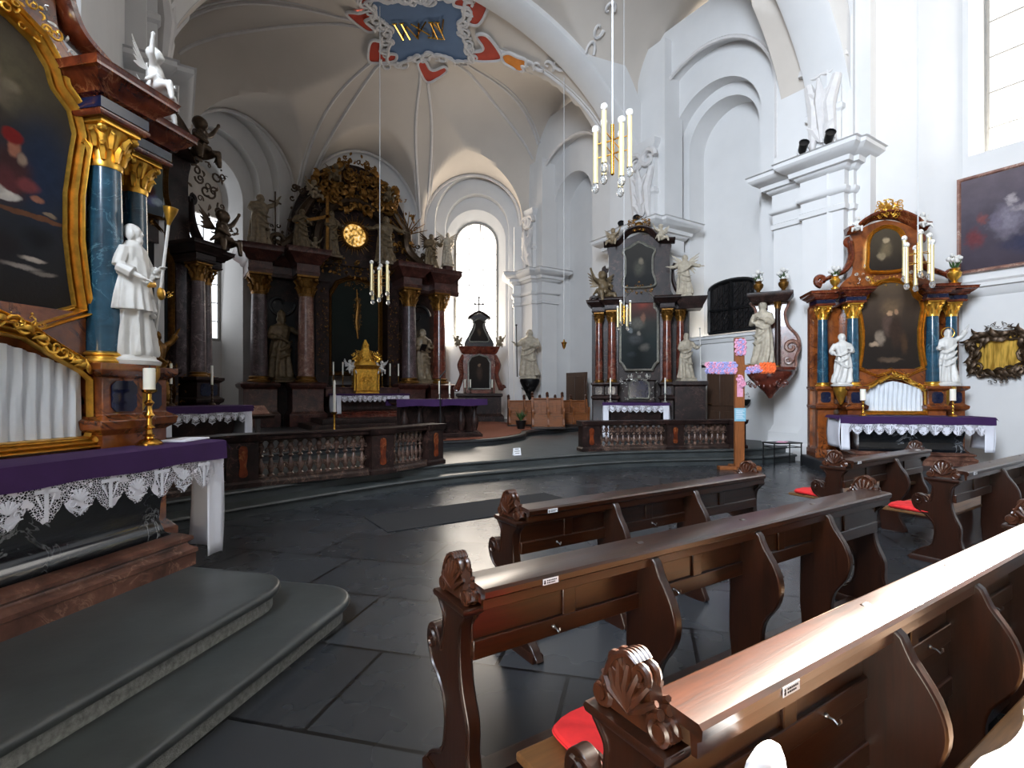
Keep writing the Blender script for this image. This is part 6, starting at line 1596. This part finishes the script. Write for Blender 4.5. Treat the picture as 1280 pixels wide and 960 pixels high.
    # lamps
    chandelier('large brass tube lamp with white bulbs hanging nearest the camera', (5.28, 5.48, 5.10), 1.0, 6, .3)
    chandelier('small brass tube lamp hanging before the dark high altar', (4.75, 14.0, 4.65), 1.0, 6, .1)
    chandelier('brass tube lamp hanging before the altar beside the gold mirror', (11.75, 4.05, 4.1), .92, 6, .5)
    chandelier('brass tube lamp hanging before the cloud painting', W(780, 12.6, 393), .62, 6, .2)
    p = W(705, 16.2, 430); t = E('sanctuary_lamp', 'tiny lamp on a long thin cord beside the stone saint', 'lamp', p)
    q = MB(); q.cyl((0, 0, .1), (0, 0, vault(p.x, p.y) - p.z), .012, 5); q.build('cord', M['cord'], t); q = MB(); q.lathe([(.01, -.16), (.05, -.1), (.07, 0), (.1, .05), (.03, .08), (.02, .14)], 10); q.build('bowl', M['brass'], t)
    # wall fittings by the blue altar
    t = E('gold_mirror', 'gold cartouche mirror in a dark carved rococo frame on the right wall', 'mirror', W(1243, 10.0, 441), R(-90)); t.location.x = 13.82; mo = [tuple(v[:2]) for v in smooth([(a, b, 0) for a, b in mir([(0, -.38), (.2, -.36), (.34, -.30), (.38, -.1), (.35, .1), (.36, .28), (.2, .34), (.1, .30), (0, .34)])], 4, True)]
    t.location = (13.80, 3.40, 2.38)
    q = MB(); q.fill(mo, -.02); q.build('mirror_plate', M['goldmirror'], t)
    q = MB(); q.sweep(mo, [(-.01, -.02), (.02, -.05), (.08, -.06), (.11, 0)])
    rnd = random.Random(6)
    along(q, mo + mo[:3], .05, .13, 91, -.05); along(q, [(x * 1.18, z * 1.18) for x, z in mo + mo[:3]], .06, .11, 92, -.03); ornament(q, (0, -.04, .48), .2, .13, 12, 93); ornament(q, (0, -.04, -.50), .16, .13, 10, 94); q.build('carved_frame', M['bronze'], t)
    t = E('wall_painting', 'large dark painting with a gilt edge high on the right wall', 'painting', (13.83, 2.72, 5.05), R(-90))
    q = MB(); q.fill([(-1.3, -.95), (1.3, -.95), (1.3, .95), (-1.3, .95)], -.05); q.build('canvas', canvas('painting_large', ((-.95, .95), [(0, '433a45'), (.5, '4d4752'), (1, '6a6068')]), [(.3, .1, 1.1, .8, '5a5462', .9), (-.55, -.05, .34, .5, '827b88', .9), (-.5, .35, .13, .16, 'a89fa2', .8), (-.35, .15, .2, .12, '958c92', .8), (-.75, .0, .14, .22, '6f6878', .8), (-1.08, -.3, .2, .3, '6d383c', .8), (-.95, .05, .12, .16, '7a4a4a', .8), (-.3, -.55, .5, .25, '38384e', .8), (.1, -.1, .3, .5, '45435a', .8), (.6, .2, .3, .4, '77697a', .8), (.9, -.3, .3, .3, '6d5d66', .8)], warp=.4), t)
    q = MB(); q.sweep([(-1.3, -.95), (1.3, -.95), (1.3, .95), (-1.3, .95)], [(-.02, -.05), (0, -.08), (.04, -.085), (.05, -.06), (.06, 0)]); q.build('frame', M['rose_marble'], t)
    t = E('consecration_cross', 'round red and gold consecration cross with candle holder on the pier', 'wall cross', (12.40, 5.95, 1.72), R(-86))
    q = MB(); q.tube([(.17 * cos(TAU * k / 24), 0, .17 * sin(TAU * k / 24)) for k in range(25)], .014, 6); q.build('ring', M['goldd'], t); q = MB()
    for k in range(4):
        a = TAU * k / 4; q.prism([(.02 * cos(a + 1.2), .02 * sin(a + 1.2)), (.16 * cos(a + .28), .16 * sin(a + .28)), (.16 * cos(a - .28), .16 * sin(a - .28)), (.02 * cos(a - 1.2), .02 * sin(a - 1.2))], -.012, .012)
    q.build('cross', M['cornice_red'], t); q = MB(); q.tube([(-.02, 0, .05), (-.04, -.12, .02), (-.05, -.14, .10)], .012, 6); q.lathe([(.01, 0), (.04, .02), (.045, .04), (.02, .04)], 10, (-.05, -.14, .10)); q.build('sconce', M['brass'], t)
    q = MB(); q.lathe([(.022, 0), (.022, .2), (.008, .205)], 10); tag(q.build('candle', M['wax'], None, loc=at((12.40, 5.95, 1.72), R(-86), -.05, -.14, .14)), 'white candle in the sconce of the consecration cross', 'candle')
    def spot(label, loc, rz):
        t = E('spotlight', label, 'spotlight', loc, rz); q = MB(); q.M = Matrix.Rotation(R(65), 4, 'X'); q.lathe([(.07, -.12), (.09, -.05), (.10, .14), (.11, .15), (.095, .152), (.09, .12)], 12); q.build('housing', M['black'], t); q = MB(); q.tube([(-.11, 0, 0), (-.11, .02, -.14), (.11, .02, -.14), (.11, 0, 0)], .012, 6); q.build('bracket', M['metal'], t)
    spot('black spotlight on the pier cornice, nearest the arch', (11.92, 6.28, 7.12), R(-50)); spot('black spotlight on the pier cornice, nearest the stucco console', (11.92, 5.72, 7.12), R(-50))
    spot('black spotlight on the cornice above the cloud painting altar', (11.90, 11.30, 6.86), R(-50)); spot('black spotlight on the chancel cornice left of the stucco console', (11.90, 11.95, 6.86), R(-50))
    # hanging stoup beside the door
    t = E('water_stoup', 'small dark holy water stoup on the wall beside the brown door', 'stoup', (12.97, 8.35, 1.35), R(-75)); q = MB(); q.lathe([(.02, -.12), (.09, -.05), (.12, .05), (.10, .05)], 12); q.build('bowl', M['black'], t); q = MB(); ornament(q, (0, .02, .14), .1, .12, 8, 3); q.build('back_plate', M['black'], t)
make_materials()
build_vault(); medallion(); shell()
altars(); high_altar(); small_altar()
pews(); things()
lights(); camera()
GROUPS = {'candlestick': 'candlesticks on the altars', 'candle': 'white altar candles', 'lamp': 'hanging lamps', 'cushion': 'seat cushions on the pews', 'spotlight': 'spotlights on the cornices',
          'putto': 'carved putti on the altars', 'angel': 'carved angels on the altars', 'statue': 'statues of saints', 'altar cloth': 'altar cloths', 'altarpiece': 'altarpieces', 'altar': 'altar tables', 'vase': 'flower vases', 'balustrade': 'communion rails', 'choir stall': 'choir stalls in the chancel'}
for o in list(scene.objects):
    c = o.get('category')
    if c in GROUPS and not o.get('group') and o.name.split('.')[0] not in ('paschal_candle', 'sanctuary_lamp'):
        o['group'] = GROUPS[c]
